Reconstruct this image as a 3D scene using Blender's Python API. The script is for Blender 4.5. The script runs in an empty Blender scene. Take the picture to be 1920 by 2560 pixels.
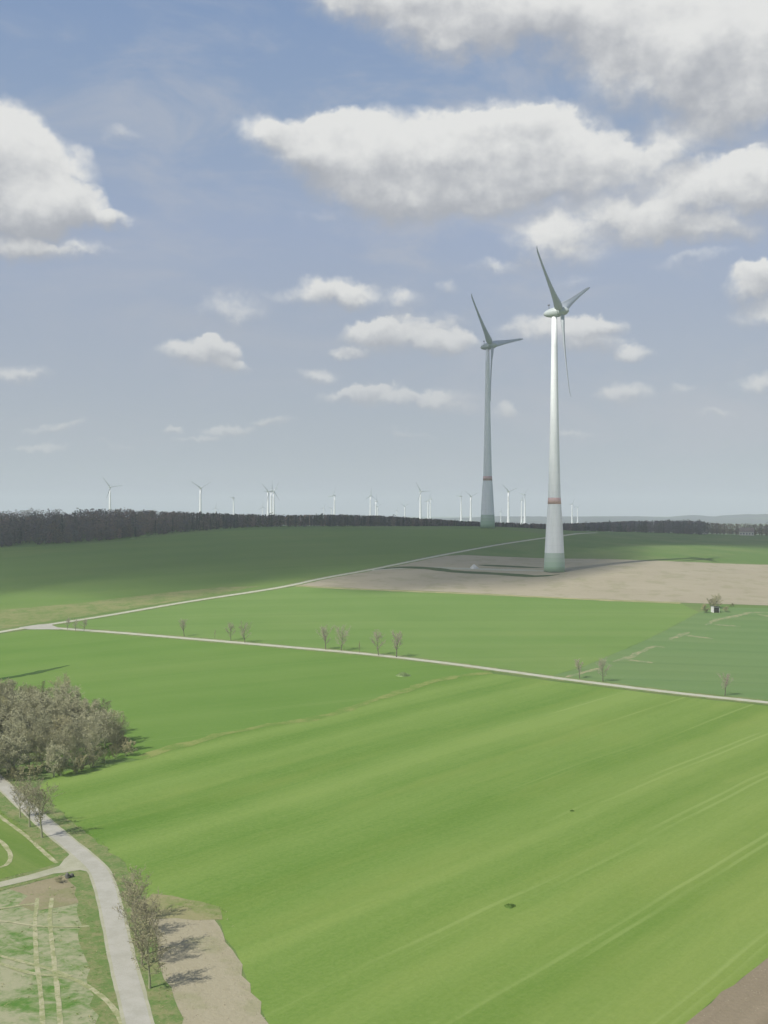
import bpy, math, random
import numpy as np
from mathutils import Vector, Matrix
from mathutils.geometry import delaunay_2d_cdt

scene = bpy.context.scene
COL = scene.collection
PI = math.pi
F = 3090.0            # focal length in pixels of the 1920x2560 picture
EXPOSURE = 0.0
SUN_HEAD = 48.0       # shadows run this many degrees to the right of straight ahead
SUN_EL = 45.0
KILL = 1.50           # light arriving on level sunlit ground, used to turn seen colours into albedo

def lin(c):
    c = c / 255.0
    return c / 12.92 if c <= 0.04045 else ((c + 0.055) / 1.055) ** 2.4
def C(r, g, b, k=KILL):
    return (min(lin(r) / k, .9), min(lin(g) / k, .9), min(lin(b) / k, .9), 1.0)

# ------------------------------------------------------------------ terrain
DN = np.array([-3000, 0, 150, 250, 350, 450, 550, 650, 710, 760, 850, 950, 1013, 1080, 1200, 1400, 1800, 2400, 3200, 6000, 8000, 20000], float)
UN = np.array([-.4, -.3, -.2, -.1, 0, .1, .2, .3, .4])
FAR = [-70, -70, -66, -60]
ZT = np.array([
    [-62, -61, -58.5, -58, -57, -55, -50.5, -45.5, -42, -38.5, -31.5, -25, -22.5, -20.5, -17, -13.5, -25, -50] + FAR,
    [-62, -61, -58.5, -58, -56.5, -54.5, -49.5, -44, -40, -36.5, -29, -22, -20, -18.5, -15.5, -13, -25, -50] + FAR,
    [-62, -61, -59, -58, -56, -53.5, -48.5, -42, -37.5, -33.5, -26, -19.4, -17.5, -16.2, -14.5, -14, -28, -52] + FAR,
    [-62, -61, -59.5, -57.8, -55.5, -52.5, -47.5, -40.5, -35.5, -31, -23.5, -16.5, -13.6, -12.8, -13.2, -17, -33, -55] + FAR,
    [-62, -61, -59.5, -57.5, -55, -52, -47, -39.5, -34.5, -30, -22.5, -16, -13.4, -12.6, -14, -20, -38, -58] + FAR,
    [-62, -61, -59.5, -57.5, -55, -52, -47, -39.5, -34.2, -30, -22.6, -16.3, -13.4, -13.2, -16, -22, -38, -58] + FAR,
    [-62, -61, -59.5, -57.5, -55.2, -52.2, -47.5, -40.5, -34.5, -30.5, -24.8, -22.3, -21.5, -20.8, -20.4, -22.5, -38, -56] + FAR,
    [-62, -61, -59.5, -57.8, -55.6, -52.8, -48.5, -42, -38, -35, -31, -28.5, -27.5, -26.5, -25.5, -26, -40, -56] + FAR,
    [-62, -61, -59.5, -58, -56, -53.2, -49, -43, -39.5, -37, -33, -30.5, -29.5, -28.5, -27, -27, -40, -56] + FAR,
], float)
def _pchip_slopes(x, y):
    h = np.diff(x); dl = np.diff(y) / h
    m = np.zeros(len(x)); m[0] = dl[0]; m[-1] = dl[-1]
    for i in range(1, len(x) - 1):
        m[i] = (dl[i - 1] * h[i] + dl[i] * h[i - 1]) / (h[i] + h[i - 1])
    return m
SL = np.array([_pchip_slopes(DN, r) for r in ZT])
def terrain(x, y):
    x = np.atleast_1d(np.asarray(x, float)); y = np.atleast_1d(np.asarray(y, float))
    u = np.clip(x / np.maximum(y, 250.0), -.399, .399)
    yy = np.clip(y, DN[0] + 1, DN[-1] - 1)
    i = np.clip(np.searchsorted(DN, yy) - 1, 0, len(DN) - 2)
    h = DN[i + 1] - DN[i]; t = (yy - DN[i]) / h
    a = 2 * t**3 - 3 * t**2 + 1; b = t**3 - 2 * t**2 + t; c = -2 * t**3 + 3 * t**2; d = t**3 - t**2
    cols = ZT[:, i] * a + SL[:, i] * b * h + ZT[:, i + 1] * c + SL[:, i + 1] * d * h   # 9 x n
    fu = (u + .4) / .1
    j = np.clip(fu.astype(int), 0, 7); s = fu - j
    n = np.arange(len(x))
    p0 = cols[np.maximum(j - 1, 0), n]; p1 = cols[j, n]; p2 = cols[j + 1, n]; p3 = cols[np.minimum(j + 2, 8), n]
    return p1 + .5 * s * (p2 - p0 + s * (2 * p0 - 5 * p1 + 4 * p2 - p3 + s * (3 * (p1 - p2) + p3 - p0)))
def H(x, y):
    return float(terrain(x, y)[0])
_DS = np.concatenate([np.arange(60, 1500, 2.0), np.arange(1500, 3000, 10.0)])
def at(px, py):
    """the point of the terrain seen at this pixel of the photograph"""
    X = (px - 960) / F; Z = (1280 - py) / F
    d = terrain(X * _DS, _DS) - Z * _DS
    k = int(np.argmax(d >= 0))
    if d[k] < 0:
        k = int(np.argmin(np.abs(d / _DS)))
        D = _DS[k]
    else:
        lo, hi = _DS[max(k - 1, 0)], _DS[k]
        for _ in range(24):
            m = .5 * (lo + hi)
            if H(X * m, m) - Z * m >= 0: hi = m
            else: lo = m
        D = hi
    return Vector((X * D, D, H(X * D, D)))
S = 1920 / 1659
def ad(x, y):
    return at(x * S, y * S)

# ------------------------------------------------------------------ tagging
def tag(o, label, cat, group=None, kind=None):
    o['label'] = label; o['category'] = cat
    if group: o['group'] = group
    if kind: o['kind'] = kind
    return o
def link_mesh(name, me, mat=None, parent=None, smooth=False):
    o = bpy.data.objects.new(name, me)
    COL.objects.link(o)
    if mat is not None and len(me.materials) == 0:
        for m in (mat if isinstance(mat, (list, tuple)) else [mat]):
            me.materials.append(m)
    if parent: o.parent = parent
    if smooth:
        me.polygons.foreach_set('use_smooth', [True] * len(me.polygons))
    return o
def mesh(name, vs, fs, mat=None, parent=None, smooth=False):
    me = bpy.data.meshes.new(name)
    me.from_pydata([tuple(v) for v in vs], [], fs)
    me.update()
    return link_mesh(name, me, mat, parent, smooth)
def empty(name, loc, rz=0.0):
    o = bpy.data.objects.new(name, None)
    o.empty_display_size = 1
    COL.objects.link(o)
    o.location = loc; o.rotation_euler = (0, 0, rz)
    return o

# ------------------------------------------------------------------ node helper
class NT:
    def __init__(self, tree):
        self.t = tree; self.n = tree.nodes; self.l = tree.links
    def new(self, typ, **kw):
        nd = self.n.new(typ)
        for k, v in kw.items(): setattr(nd, k, v)
        return nd
    def put(self, sock, v):
        if isinstance(v, bpy.types.NodeSocket): self.l.new(v, sock)
        elif v is not None: sock.default_value = v
    def math(self, op, a, b=None, c=None, clamp=False):
        nd = self.new('ShaderNodeMath', operation=op, use_clamp=clamp)
        self.put(nd.inputs[0], a)
        if b is not None: self.put(nd.inputs[1], b)
        if c is not None: self.put(nd.inputs[2], c)
        return nd.outputs[0]
    def vec(self, op, a, b=None, c=None):
        nd = self.new('ShaderNodeVectorMath', operation=op)
        self.put(nd.inputs[0], a)
        if b is not None: self.put(nd.inputs[1], b)
        if c is not None: self.put(nd.inputs[2], c)
        return nd.outputs['Value'] if op in ('LENGTH', 'DOT_PRODUCT', 'DISTANCE') else nd.outputs['Vector']
    def mix(self, f, a, b):
        nd = self.new('ShaderNodeMix', data_type='RGBA')
        self.put(nd.inputs[0], f); self.put(nd.inputs[6], a); self.put(nd.inputs[7], b)
        return nd.outputs[2]
    def noise(self, v, scale, detail=3, rough=.55, dim='3D', dist=0.0, color=False):
        nd = self.new('ShaderNodeTexNoise', noise_dimensions=dim)
        self.put(nd.inputs['Vector'], v)
        nd.inputs['Scale'].default_value = scale; nd.inputs['Detail'].default_value = detail
        nd.inputs['Roughness'].default_value = rough; nd.inputs['Distortion'].default_value = dist
        return nd.outputs['Color'] if color else nd.outputs[0]
    def rng(self, v, a, b, c=0.0, d=1.0, smooth=True):
        nd = self.new('ShaderNodeMapRange', interpolation_type='SMOOTHSTEP' if smooth else 'LINEAR')
        for i, s in enumerate((v, a, b, c, d)): self.put(nd.inputs[i], s)
        return nd.outputs[0]
    def sep(self, v):
        nd = self.new('ShaderNodeSeparateXYZ'); self.put(nd.inputs[0], v)
        return nd.outputs
    def comb(self, x, y, z=0.0):
        nd = self.new('ShaderNodeCombineXYZ')
        for i, s in enumerate((x, y, z)): self.put(nd.inputs[i], s)
        return nd.outputs[0]

def new_mat(name, rough=.9, spec=.2):
    m = bpy.data.materials.new(name); m.use_nodes = True
    nt = NT(m.node_tree)
    b = nt.n['Principled BSDF']
    b.inputs['Roughness'].default_value = rough
    b.inputs['Specular IOR Level'].default_value = spec
    return m, nt, b
def bump(nt, b, height, strength, dist):
    nd = nt.new('ShaderNodeBump')
    nd.inputs['Strength'].default_value = strength; nd.inputs['Distance'].default_value = dist
    nt.put(nd.inputs['Height'], height)
    nt.l.new(nd.outputs[0], b.inputs['Normal'])
def plain(name, c, rough=.8, spec=.3, var=.12, scale=.6, c2=None):
    m, nt, b = new_mat(name, rough, spec)
    tc = nt.new('ShaderNodeTexCoord').outputs['Object']
    n = nt.noise(tc, scale, 4)
    c2 = c2 or tuple(min(.95, x * (1 - var)) for x in c[:3]) + (1,)
    nt.put(b.inputs['Base Color'], nt.mix(nt.rng(n, .35, .65), c, c2))
    return m

def mat_crop(name, c_main, c_alt, c_dry, ang, band=24.0, band_amt=.5, tram=None, dry_amt=.25, patch=.5, sdir=1.0, phase=0.0,
             tram_col=None, tram_amt=.7, rows=.25, tram_zone=False):
    """a sown field: soft machine-width bands and drill rows along one heading, uneven growth, paired wheel lines"""
    m, nt, b = new_mat(name, .95, .05)
    pos = nt.new('ShaderNodeTexCoord').outputs['Object']
    x, y, z = nt.sep(pos)
    a = math.radians(ang)                                  # heading of the rows, degrees right of straight ahead
    t = nt.math('ADD', nt.math('MULTIPLY', x, math.sin(a)), nt.math('MULTIPLY', y, math.cos(a)))
    s = nt.math('SUBTRACT', nt.math('MULTIPLY', x, math.cos(a)), nt.math('MULTIPLY', y, math.sin(a)))
    wob = nt.noise(pos, .012, 2)
    s = nt.math('ADD', s, nt.math('MULTIPLY', nt.math('SUBTRACT', wob, .5), 5.0))
    st = nt.comb(s, nt.math('MULTIPLY', t, .06), 0.0)
    st2 = nt.comb(s, nt.math('MULTIPLY', t, .012), 3.0)
    wide = nt.noise(st2, 1.0 / band * 2.2, 2, .5)
    wide2 = nt.noise(st2, 1.0 / band * 6.0, 2, .6)
    fine = nt.noise(st, 1.3, 4, .7)
    sine = nt.math('SINE', nt.math('MULTIPLY', s, 2 * PI / band))
    f = nt.math('MULTIPLY_ADD', sine, .22 * band_amt, .5)
    f = nt.math('MULTIPLY_ADD', nt.math('SUBTRACT', wide, .5), 1.0 * band_amt, f)
    f = nt.math('MULTIPLY_ADD', nt.math('SUBTRACT', wide2, .5), .35 * band_amt, f)
    f = nt.math('MULTIPLY_ADD', nt.math('SUBTRACT', fine, .5), rows * 1.6, f)
    pn = nt.noise(pos, .02, 4, .6)
    f = nt.math('MULTIPLY_ADD', nt.math('SUBTRACT', pn, .5), patch * 1.2, f)
    grain = nt.noise(pos, 1.3, 4, .7)
    f = nt.math('MULTIPLY_ADD', nt.math('SUBTRACT', grain, .5), .85, f)
    col = nt.mix(nt.rng(f, .15, .85, smooth=False), c_main, c_alt)
    big = nt.noise(nt.vec('ADD', pos, (311.0, 77.0, 0)), .0085, 4, .6)
    streak = nt.noise(nt.comb(s, nt.math('MULTIPLY', t, .03), 9.0), .12, 3, .6)
    dry = nt.rng(nt.math('ADD', nt.math('MULTIPLY', big, .6), nt.math('MULTIPLY', streak, .4)), .48, .68)
    col = nt.mix(nt.math('MULTIPLY', dry, dry_amt), col, c_dry)
    if tram_zone:   # the crop is thinner and yellower towards the lower end of the slope
        col = nt.mix(nt.rng(nt.math('MULTIPLY_ADD', y, -.45, x), -130, 20, 0.0, .34), col, c_dry)
    if tram:
        fr = nt.math('FLOORED_MODULO', nt.math('ADD', s, phase), tram)
        gap = nt.noise(nt.comb(s, nt.math('MULTIPLY', t, .05), 5.0), .3, 2)
        if tram_zone:   # only the drier lower end shows its wheel lines plainly
            gap = nt.math('SUBTRACT', gap, nt.rng(nt.math('MULTIPLY_ADD', y, -.35, x), -100, -10, .22, 0.0))
        for off in (0.0, 2.1):
            dlt = nt.math('ABSOLUTE', nt.math('SUBTRACT', fr, tram * .5 + off))
            ln = nt.math('MULTIPLY', nt.rng(dlt, .22, .6, 1.0, 0.0), nt.rng(gap, .36, .6))
            col = nt.mix(nt.math('MULTIPLY', ln, tram_amt), col, tram_col or c_dry)
    nt.put(b.inputs['Base Color'], col)
    bump(nt, b, nt.math('ADD', fine, grain), .35, .25)
    return m

def mat_soil(name, c1, c2, ang, green=None, green_amt=0.0, rows=.5):
    m, nt, b = new_mat(name, .97, .05)
    pos = nt.new('ShaderNodeTexCoord').outputs['Object']
    x, y, z = nt.sep(pos)
    a = math.radians(ang)
    t = nt.math('ADD', nt.math('MULTIPLY', x, math.sin(a)), nt.math('MULTIPLY', y, math.cos(a)))
    s = nt.math('SUBTRACT', nt.math('MULTIPLY', x, math.cos(a)), nt.math('MULTIPLY', y, math.sin(a)))
    st = nt.comb(s, nt.math('MULTIPLY', t, .04), 0.0)
    f = nt.math('MULTIPLY_ADD', nt.math('SUBTRACT', nt.noise(st, .35, 3, .6), .5), rows * 1.5, .5)
    f = nt.math('MULTIPLY_ADD', nt.math('SUBTRACT', nt.noise(pos, .03, 4, .6), .5), 1.1, f)
    g = nt.noise(pos, 1.6, 5, .7)
    f = nt.math('MULTIPLY_ADD', nt.math('SUBTRACT', g, .5), .8, f)
    col = nt.mix(nt.rng(f, .1, .9, smooth=False), c1, c2)
    if green:
        gm = nt.rng(nt.noise(nt.vec('ADD', pos, (40., 9., 0)), .09, 5, .65), .5, .62)
        col = nt.mix(nt.math('MULTIPLY', gm, green_amt), col, green)
    nt.put(b.inputs['Base Color'], col)
    bump(nt, b, g, .5, .3)
    return m

def mat_patchy(name, cg, cg2, ct):
    """thin grass with bare, dry and wheel-worn places"""
    m, nt, b = new_mat(name, .95, .05)
    pos = nt.new('ShaderNodeTexCoord').outputs['Object']
    n1 = nt.noise(pos, .11, 5, .68, dist=.6)
    n2 = nt.noise(pos, .9, 5, .7)
    st = nt.noise(nt.vec('ADD', pos, (70, 20, 0)), .38, 5, .7, dist=.8)
    col = nt.mix(nt.rng(n2, .35, .65), cg, cg2)
    f = nt.math('ADD', nt.math('MULTIPLY', n1, .55), nt.math('ADD', nt.math('MULTIPLY', st, .3), nt.math('MULTIPLY', n2, .15)))
    col = nt.mix(nt.math('MULTIPLY', nt.rng(f, .40, .58), .85), col, ct)
    nt.put(b.inputs['Base Color'], col)
    bump(nt, b, n2, .4, .2)
    return m

def mat_verge(name, cg, ct, amt=.6, sc=.35):
    m, nt, b = new_mat(name, .95, .05)
    pos = nt.new('ShaderNodeTexCoord').outputs['Object']
    n1 = nt.noise(pos, sc, 5, .7); n2 = nt.noise(pos, 2.2, 4, .7)
    f = nt.math('MULTIPLY_ADD', nt.math('SUBTRACT', n2, .5), .6, n1)
    nt.put(b.inputs['Base Color'], nt.mix(nt.math('MULTIPLY', nt.rng(f, .38, .66), amt), cg, ct))
    bump(nt, b, n2, .4, .2)
    return m

def mat_road(name, c1, c2):
    m, nt, b = new_mat(name, .85, .2)
    pos = nt.new('ShaderNodeTexCoord').outputs['Object']
    n1 = nt.noise(pos, .35, 5, .65); n2 = nt.noise(pos, 5.0, 4, .7)
    f = nt.math('MULTIPLY_ADD', nt.math('SUBTRACT', n2, .5), .5, n1)
    nt.put(b.inputs['Base Color'], nt.mix(nt.rng(f, .3, .7), c1, c2))
    bump(nt, b, n2, .25, .02)
    return m

# ------------------------------------------------------------------ ground sheets
LAYER = .42
def inside(poly, x, y):
    r = False; n = len(poly); j = n - 1
    for i in range(n):
        xi, yi = poly[i]; xj, yj = poly[j]
        if (yi > y) != (yj > y) and x < (xj - xi) * (y - yi) / (yj - yi) + xi: r = not r
        j = i
    return r
def sheet(name, pts, off, mat, label, cat, h=7.0, jit=.35, kind='structure', seed=1):
    off *= LAYER
    """a patch of land: outline given as ground points, laid on the terrain"""
    rg = random.Random(seed)
    out = []
    n = len(pts)
    for i in range(n):
        a = Vector(pts[i][:2]); b = Vector(pts[(i + 1) % n][:2])
        k = max(1, int((b - a).length / (h * .6)))
        for q in range(k):
            p = a.lerp(b, q / k)
            if q: p = p + Vector((rg.uniform(-jit, jit), rg.uniform(-jit, jit)))
            out.append(p)
    poly = [(p.x, p.y) for p in out]
    xs = [p[0] for p in poly]; ys = [p[1] for p in poly]
    vin = list(out)
    y = min(ys)
    gx0 = math.floor(min(xs) / h) * h; gy0 = math.floor(min(ys) / h) * h
    nx = int((max(xs) - gx0) / h) + 2; ny = int((max(ys) - gy0) / h) + 2
    for iy in range(ny):
        for ix in range(nx):
            x = gx0 + ix * h; y = gy0 + iy * h
            if inside(poly, x, y): vin.append(Vector((x, y)))
    m = len(out)
    r = delaunay_2d_cdt(vin, [(i, (i + 1) % m) for i in range(m)], [], 1, 1e-4)
    vs, fs = r[0], r[2]
    z = terrain([v.x for v in vs], [v.y for v in vs])
    o = mesh(name, [(v.x, v.y, zz + off) for v, zz in zip(vs, z)], [tuple(f) for f in fs], mat, smooth=True)
    if o.data.polygons and o.data.polygons[0].normal.z < 0: o.data.flip_normals()
    return tag(o, label, cat, kind=kind)
def spline(pts, step=3.0):
    P = [Vector(p[:2]) for p in pts]
    out = []
    for i in range(len(P) - 1):
        p0 = P[max(i - 1, 0)]; p1 = P[i]; p2 = P[i + 1]; p3 = P[min(i + 2, len(P) - 1)]
        k = max(2, int((p2 - p1).length / step))
        for q in range(k):
            s = q / k
            out.append(p1 + .5 * s * ((p2 - p0) + s * (2 * p0 - 5 * p1 + 4 * p2 - p3 + s * (3 * (p1 - p2) + p3 - p0))))
    out.append(P[-1])
    return out
def ribbon_data(pts, width, off, step=3.0, jit=0.0, seed=3, nv=4, taper=False):
    off *= LAYER
    rg = random.Random(seed)
    P = spline(pts, step)
    vs, fs = [], []
    for i, p in enumerate(P):
        d = (P[min(i + 1, len(P) - 1)] - P[max(i - 1, 0)]).normalized()
        nrm = Vector((-d.y, d.x))
        w = width(i / (len(P) - 1)) if callable(width) else width
        if taper: w *= min(1, 4 * min(i, len(P) - 1 - i) / len(P) + .15)
        l = w / 2 + rg.uniform(-jit, jit); r = w / 2 + rg.uniform(-jit, jit)
        for k in range(nv + 1):
            q = p + nrm * (l + (-r - l) * k / nv)
            vs.append((q.x, q.y, off))
    for i in range(len(P) - 1):
        for k in range(nv):
            a = i * (nv + 1) + k
            fs.append((a, a + 1, a + nv + 2, a + nv + 1))
    z = terrain([v[0] for v in vs], [v[1] for v in vs])
    return [(v[0], v[1], v[2] + zz) for v, zz in zip(vs, z)], fs
def ribbon(name, lines, width, off, mat, label, cat, step=3.0, jit=0.0, seed=3, nv=4, taper=False, kind='structure'):
    V, Fc = [], []
    for li, pts in enumerate(lines):
        v, f = ribbon_data(pts, width, off, step, jit, seed + li, nv, taper)
        b = len(V); V += v; Fc += [tuple(i + b for i in q) for q in f]
    o = mesh(name, V, Fc, mat, smooth=True)
    if o.data.polygons[0].normal.z < 0: o.data.flip_normals()
    return tag(o, label, cat, kind=kind)

GREEN = C(112, 148, 72); GREEN_D = C(98, 136, 62); GREEN_L = C(134, 164, 92)
OLIVE = C(140, 150, 92); DRY = C(168, 164, 116); TAN = C(186, 174, 146)

m_ground = mat_verge('grassland', C(108, 138, 72), C(134, 150, 92), .8, .02)
# the ground: one graded sheet from behind the camera to beyond the hills
def graded(lo, hi, fine_lo, fine_hi, h, g=1.16):
    a = [fine_lo]; s = h
    while a[-1] > lo: s *= g; a.append(a[-1] - s)
    a = a[::-1]
    b = list(np.arange(fine_lo + h, fine_hi, h)); s = h
    c = [fine_hi]
    while c[-1] < hi: s *= g; c.append(c[-1] + s)
    return a + b + c
gx = graded(-8000, 8000, -560, 640, 10); gy = graded(-1500, 15000, 70, 1450, 10)
GX, GY = np.meshgrid(gx, gy)
GZ = terrain(GX.ravel(), GY.ravel())
nx = len(gx)
o = mesh('ground', list(zip(GX.ravel(), GY.ravel(), GZ)),
         [(j * nx + i, j * nx + i + 1, (j + 1) * nx + i + 1, (j + 1) * nx + i) for j in range(len(gy) - 1) for i in range(nx - 1)], m_ground, smooth=True)
tag(o, 'rolling green farmland reaching from under the camera to the hazy hills', 'ground', kind='structure')

# --- fields
road_pts = [at(470, 3300), at(410, 2850), at(346, 2560), at(305, 2395), at(277, 2269), at(250, 2184), at(208, 2140), at(150, 2092), at(75, 2026), at(12, 1968), at(-60, 1908), at(-220, 1812)]
lane_pts = [ad(88, 1355), ad(250, 1366.5), ad(400, 1379), ad(600, 1396), ad(800, 1414), ad(1000, 1437.5), ad(1240, 1470), ad(1450, 1496), ad(1659, 1518), ad(1900, 1543), ad(2200, 1575)]
hill_pts = [ad(-260, 1412), ad(-120, 1388), ad(0, 1365.5), ad(80, 1353), ad(200, 1335), ad(400, 1301), ad(600, 1270), ad(700, 1249), ad(820, 1227), ad(960, 1198.5), ad(1060, 1180), ad(1160, 1164.5), ad(1225, 1156), ad(1290, 1151)]

m_near = mat_crop('young_wheat', C(107, 144, 58), C(142, 168, 86), C(158, 172, 90), 38, band=25, band_amt=1.05, tram=18, phase=2.0, dry_amt=.38,
                  patch=.35, tram_col=C(170, 188, 112), tram_amt=.42, rows=.30, tram_zone=True)
near_poly = [ad(300, 1642), ad(420, 1603), ad(560, 1571), ad(700, 1548), ad(900, 1484), ad(985, 1462), ad(1060, 1455), ad(1240, 1477), ad(1450, 1503), ad(1659, 1525), ad(1900, 1550), ad(2150, 1576),
             ad(2300, 1640), ad(1659, 2070), ad(1480, 2212), ad(1330, 2330), ad(900, 2700), ad(720, 2700), ad(580, 2212), ad(520, 2080), ad(465, 1975), ad(330, 1985), ad(268, 1910), ad(185, 1832), ad(116, 1772), ad(80, 1700), ad(130, 1668), ad(230, 1655)]
sheet('crop_field', near_poly, .06, m_near, 'large bright green striped crop field filling the foreground', 'field', 7, .4, seed=11)
m_upper = mat_crop('upper_wheat', C(109, 146, 62), C(126, 157, 76), C(142, 162, 90), 62, band=30, band_amt=.4, tram=24, dry_amt=.35, patch=.7, rows=.25, tram_col=C(136, 164, 88), tram_amt=.4)
upper_poly = [ad(-260, 1420), ad(0, 1370), ad(80, 1358), ad(250, 1370), ad(400, 1382), ad(600, 1399), ad(800, 1417), ad(1000, 1441), ad(1060, 1452), ad(985, 1460), ad(900, 1482), ad(700, 1545), ad(560, 1568), ad(420, 1600), ad(300, 1638), ad(150, 1640), ad(0, 1600), ad(-300, 1640)]
sheet('crop_field', upper_poly, .10, m_upper, 'plain green crop field behind the copse, below the tree lined lane', 'field', 7, .4, seed=12)
m_mid = mat_crop('middle_wheat', C(116, 150, 73), C(133, 161, 87), C(148, 165, 97), 88, band=30, band_amt=.4, tram=24, dry_amt=.3, patch=.7, rows=.25, tram_col=C(104, 136, 66), tram_amt=.45)
mid_poly = [ad(100, 1353), ad(200, 1338), ad(400, 1304), ad(600, 1273), ad(640, 1267), ad(800, 1275), ad(1200, 1293), ad(1470, 1304), ad(1510, 1322), ad(1400, 1380), ad(1260, 1440), ad(1190, 1461), ad(1000, 1434), ad(800, 1410), ad(600, 1392), ad(400, 1375), ad(250, 1363)]
sheet('crop_field', mid_poly, .06, m_mid, 'green crop field between the lane with small trees and the tan field', 'field', 7, .4, seed=13)
m_blue = mat_crop('bluish_wheat', C(112, 144, 84), C(129, 155, 98), C(146, 158, 102), 97, band=18, band_amt=.4, tram=18, dry_amt=.2, patch=.4, tram_col=C(98, 128, 80), tram_amt=.5, rows=.2)
blue_poly = [ad(1192, 1461), ad(1262, 1440), ad(1402, 1380), ad(1512, 1322), ad(1560, 1312), ad(1659, 1314), ad(1900, 1326), ad(2250, 1345), ad(2400, 1560), ad(2100, 1560), ad(1900, 1538), ad(1659, 1513), ad(1450, 1491), ad(1240, 1466)]
sheet('crop_field', blue_poly, .10, m_blue, 'bluish green crop field with bare streaks to the right of the hut', 'field', 7, .4, seed=14)
m_tan = mat_soil('dry_harrowed_soil', C(192, 182, 156), C(178, 168, 142), 97, green=C(150, 152, 112), green_amt=.35)
tan_poly = [ad(640, 1265), ad(740, 1243), ad(820, 1229), ad(905, 1211), ad(960, 1201), ad(1000, 1199), ad(1170, 1206), ad(1240, 1207), ad(1400, 1211), ad(1659, 1220), ad(1900, 1229), ad(2300, 1242), ad(2300, 1340), ad(1900, 1319), ad(1659, 1308), ad(1470, 1302), ad(1200, 1290.5), ad(800, 1272.5)]
sheet('harrowed_field', tan_poly, .14, m_tan, 'pale tan harrowed field around the foot of the nearest wind turbine', 'field', 9, .5, seed=15)
m_hill = mat_crop('hill_wheat', C(112, 143, 70), C(128, 153, 80), C(152, 159, 94), 75, band=45, band_amt=.3, dry_amt=.3, patch=.6, rows=.2)
hill_poly = [ad(-300, 1400), ad(-120, 1382), ad(0, 1359), ad(200, 1329), ad(400, 1296), ad(600, 1265.5), ad(700, 1244), ad(820, 1222), ad(960, 1194), ad(1060, 1177), ad(1160, 1162), ad(1200, 1157.5), ad(1100, 1145), ad(1000, 1143), ad(700, 1143), ad(500, 1146), ad(370, 1156), ad(260, 1170), ad(150, 1178), ad(0, 1184), ad(-250, 1190)]
sheet('crop_field', hill_poly, .06, m_hill, 'wide green hillside field below the dark forest, partly in cloud shadow', 'field', 10, .6, seed=16)
m_weedy = mat_patchy('weedy_grass', C(112, 140, 72), C(132, 150, 84), C(158, 158, 106))
sheet('weedy_grass', [ad(-220, 1395), ad(0, 1358), ad(200, 1328), ad(330, 1307), ad(480, 1282), ad(560, 1266), ad(480, 1268), ad(340, 1282), ad(180, 1302), ad(0, 1318), ad(-220, 1340)], .12, m_weedy,
      'uneven yellowish rough grass along the upper side of the hill lane', 'grass', 7, 1.2, seed=17)
m_fallow = mat_soil('fallow_stubble', C(194, 185, 157), C(176, 167, 136), 158, green=C(140, 150, 92), green_amt=.3)
fallow_poly = [at(352, 2275), at(430, 2262), at(532, 2282), at(671, 2560), at(860, 2950), at(540, 2950), at(450, 2640), at(420, 2560), at(402, 2480), at(384, 2420), at(362, 2340)]
sheet('fallow_field', fallow_poly, .12, m_fallow, 'narrow pale fallow strip beside the road with tree shadows on it', 'field', 5, .5, seed=18)
sheet('sparse_stubble', [at(340, 2262), at(380, 2235), at(430, 2240), at(500, 2254), at(548, 2268), at(556, 2300), at(538, 2300), at(440, 2296), at(352, 2300)], .16,
      mat_patchy('sparse_stubble', C(126, 146, 78), C(138, 154, 88), C(172, 164, 122)), 'thin patchy edge where the fallow strip gives way to green crop', 'grass', 4, .8, seed=23)
m_brown = mat_soil('ploughed_soil', C(166, 152, 127), C(144, 132, 108), 38, rows=.9)
sheet('ploughed_field', [at(1713, 2560), at(1920, 2395), at(2300, 2100), at(2800, 2100), at(2600, 3200), at(1150, 3060)], .12, m_brown, 'brown ploughed corner at the lower right of the picture', 'field', 6, .5, seed=19)
m_patch = mat_patchy('worn_pasture', C(98, 140, 62), C(122, 150, 80), C(190, 185, 152))
left_lower = [at(-320, 2300), at(0, 2226), at(80, 2206), at(150, 2186), at(205, 2182), at(222, 2205), at(248, 2300), at(275, 2420), at(298, 2540), at(320, 2700), at(370, 2950), at(-300, 2950)]
sheet('worn_field', left_lower, .06, m_patch, 'patchy green and beige field with wheel tracks at lower left', 'field', 5, .4, seed=20)
m_ltop = mat_crop('left_grass', C(110, 141, 62), C(130, 153, 76), C(164, 170, 108), 140, band=12, band_amt=.6, dry_amt=.6, patch=.7, rows=.3)
left_upper = [at(-320, 2260), at(0, 2200), at(80, 2178), at(150, 2160), at(176, 2146), at(150, 2120), at(108, 2083), at(40, 2023), at(0, 1990), at(-90, 1918), at(-320, 1850)]
sheet('grass_field', left_upper, .06, m_ltop, 'green grass corner between the road and the pale side track', 'field', 5, .4, seed=21)
m_soil_s = mat_soil('trampled_soil', C(178, 166, 136), C(160, 152, 116), 100, green=C(140, 150, 94), green_amt=.5)
sheet('bare_soil', [at(20, 2222), at(90, 2204), at(150, 2190), at(205, 2192), at(218, 2222), at(220, 2252), at(170, 2264), at(80, 2278), at(45, 2262), at(70, 2240)], .11, m_soil_s,
      'trampled bare soil at the corner below the side track', 'soil', 4, .6, seed=22)

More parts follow.
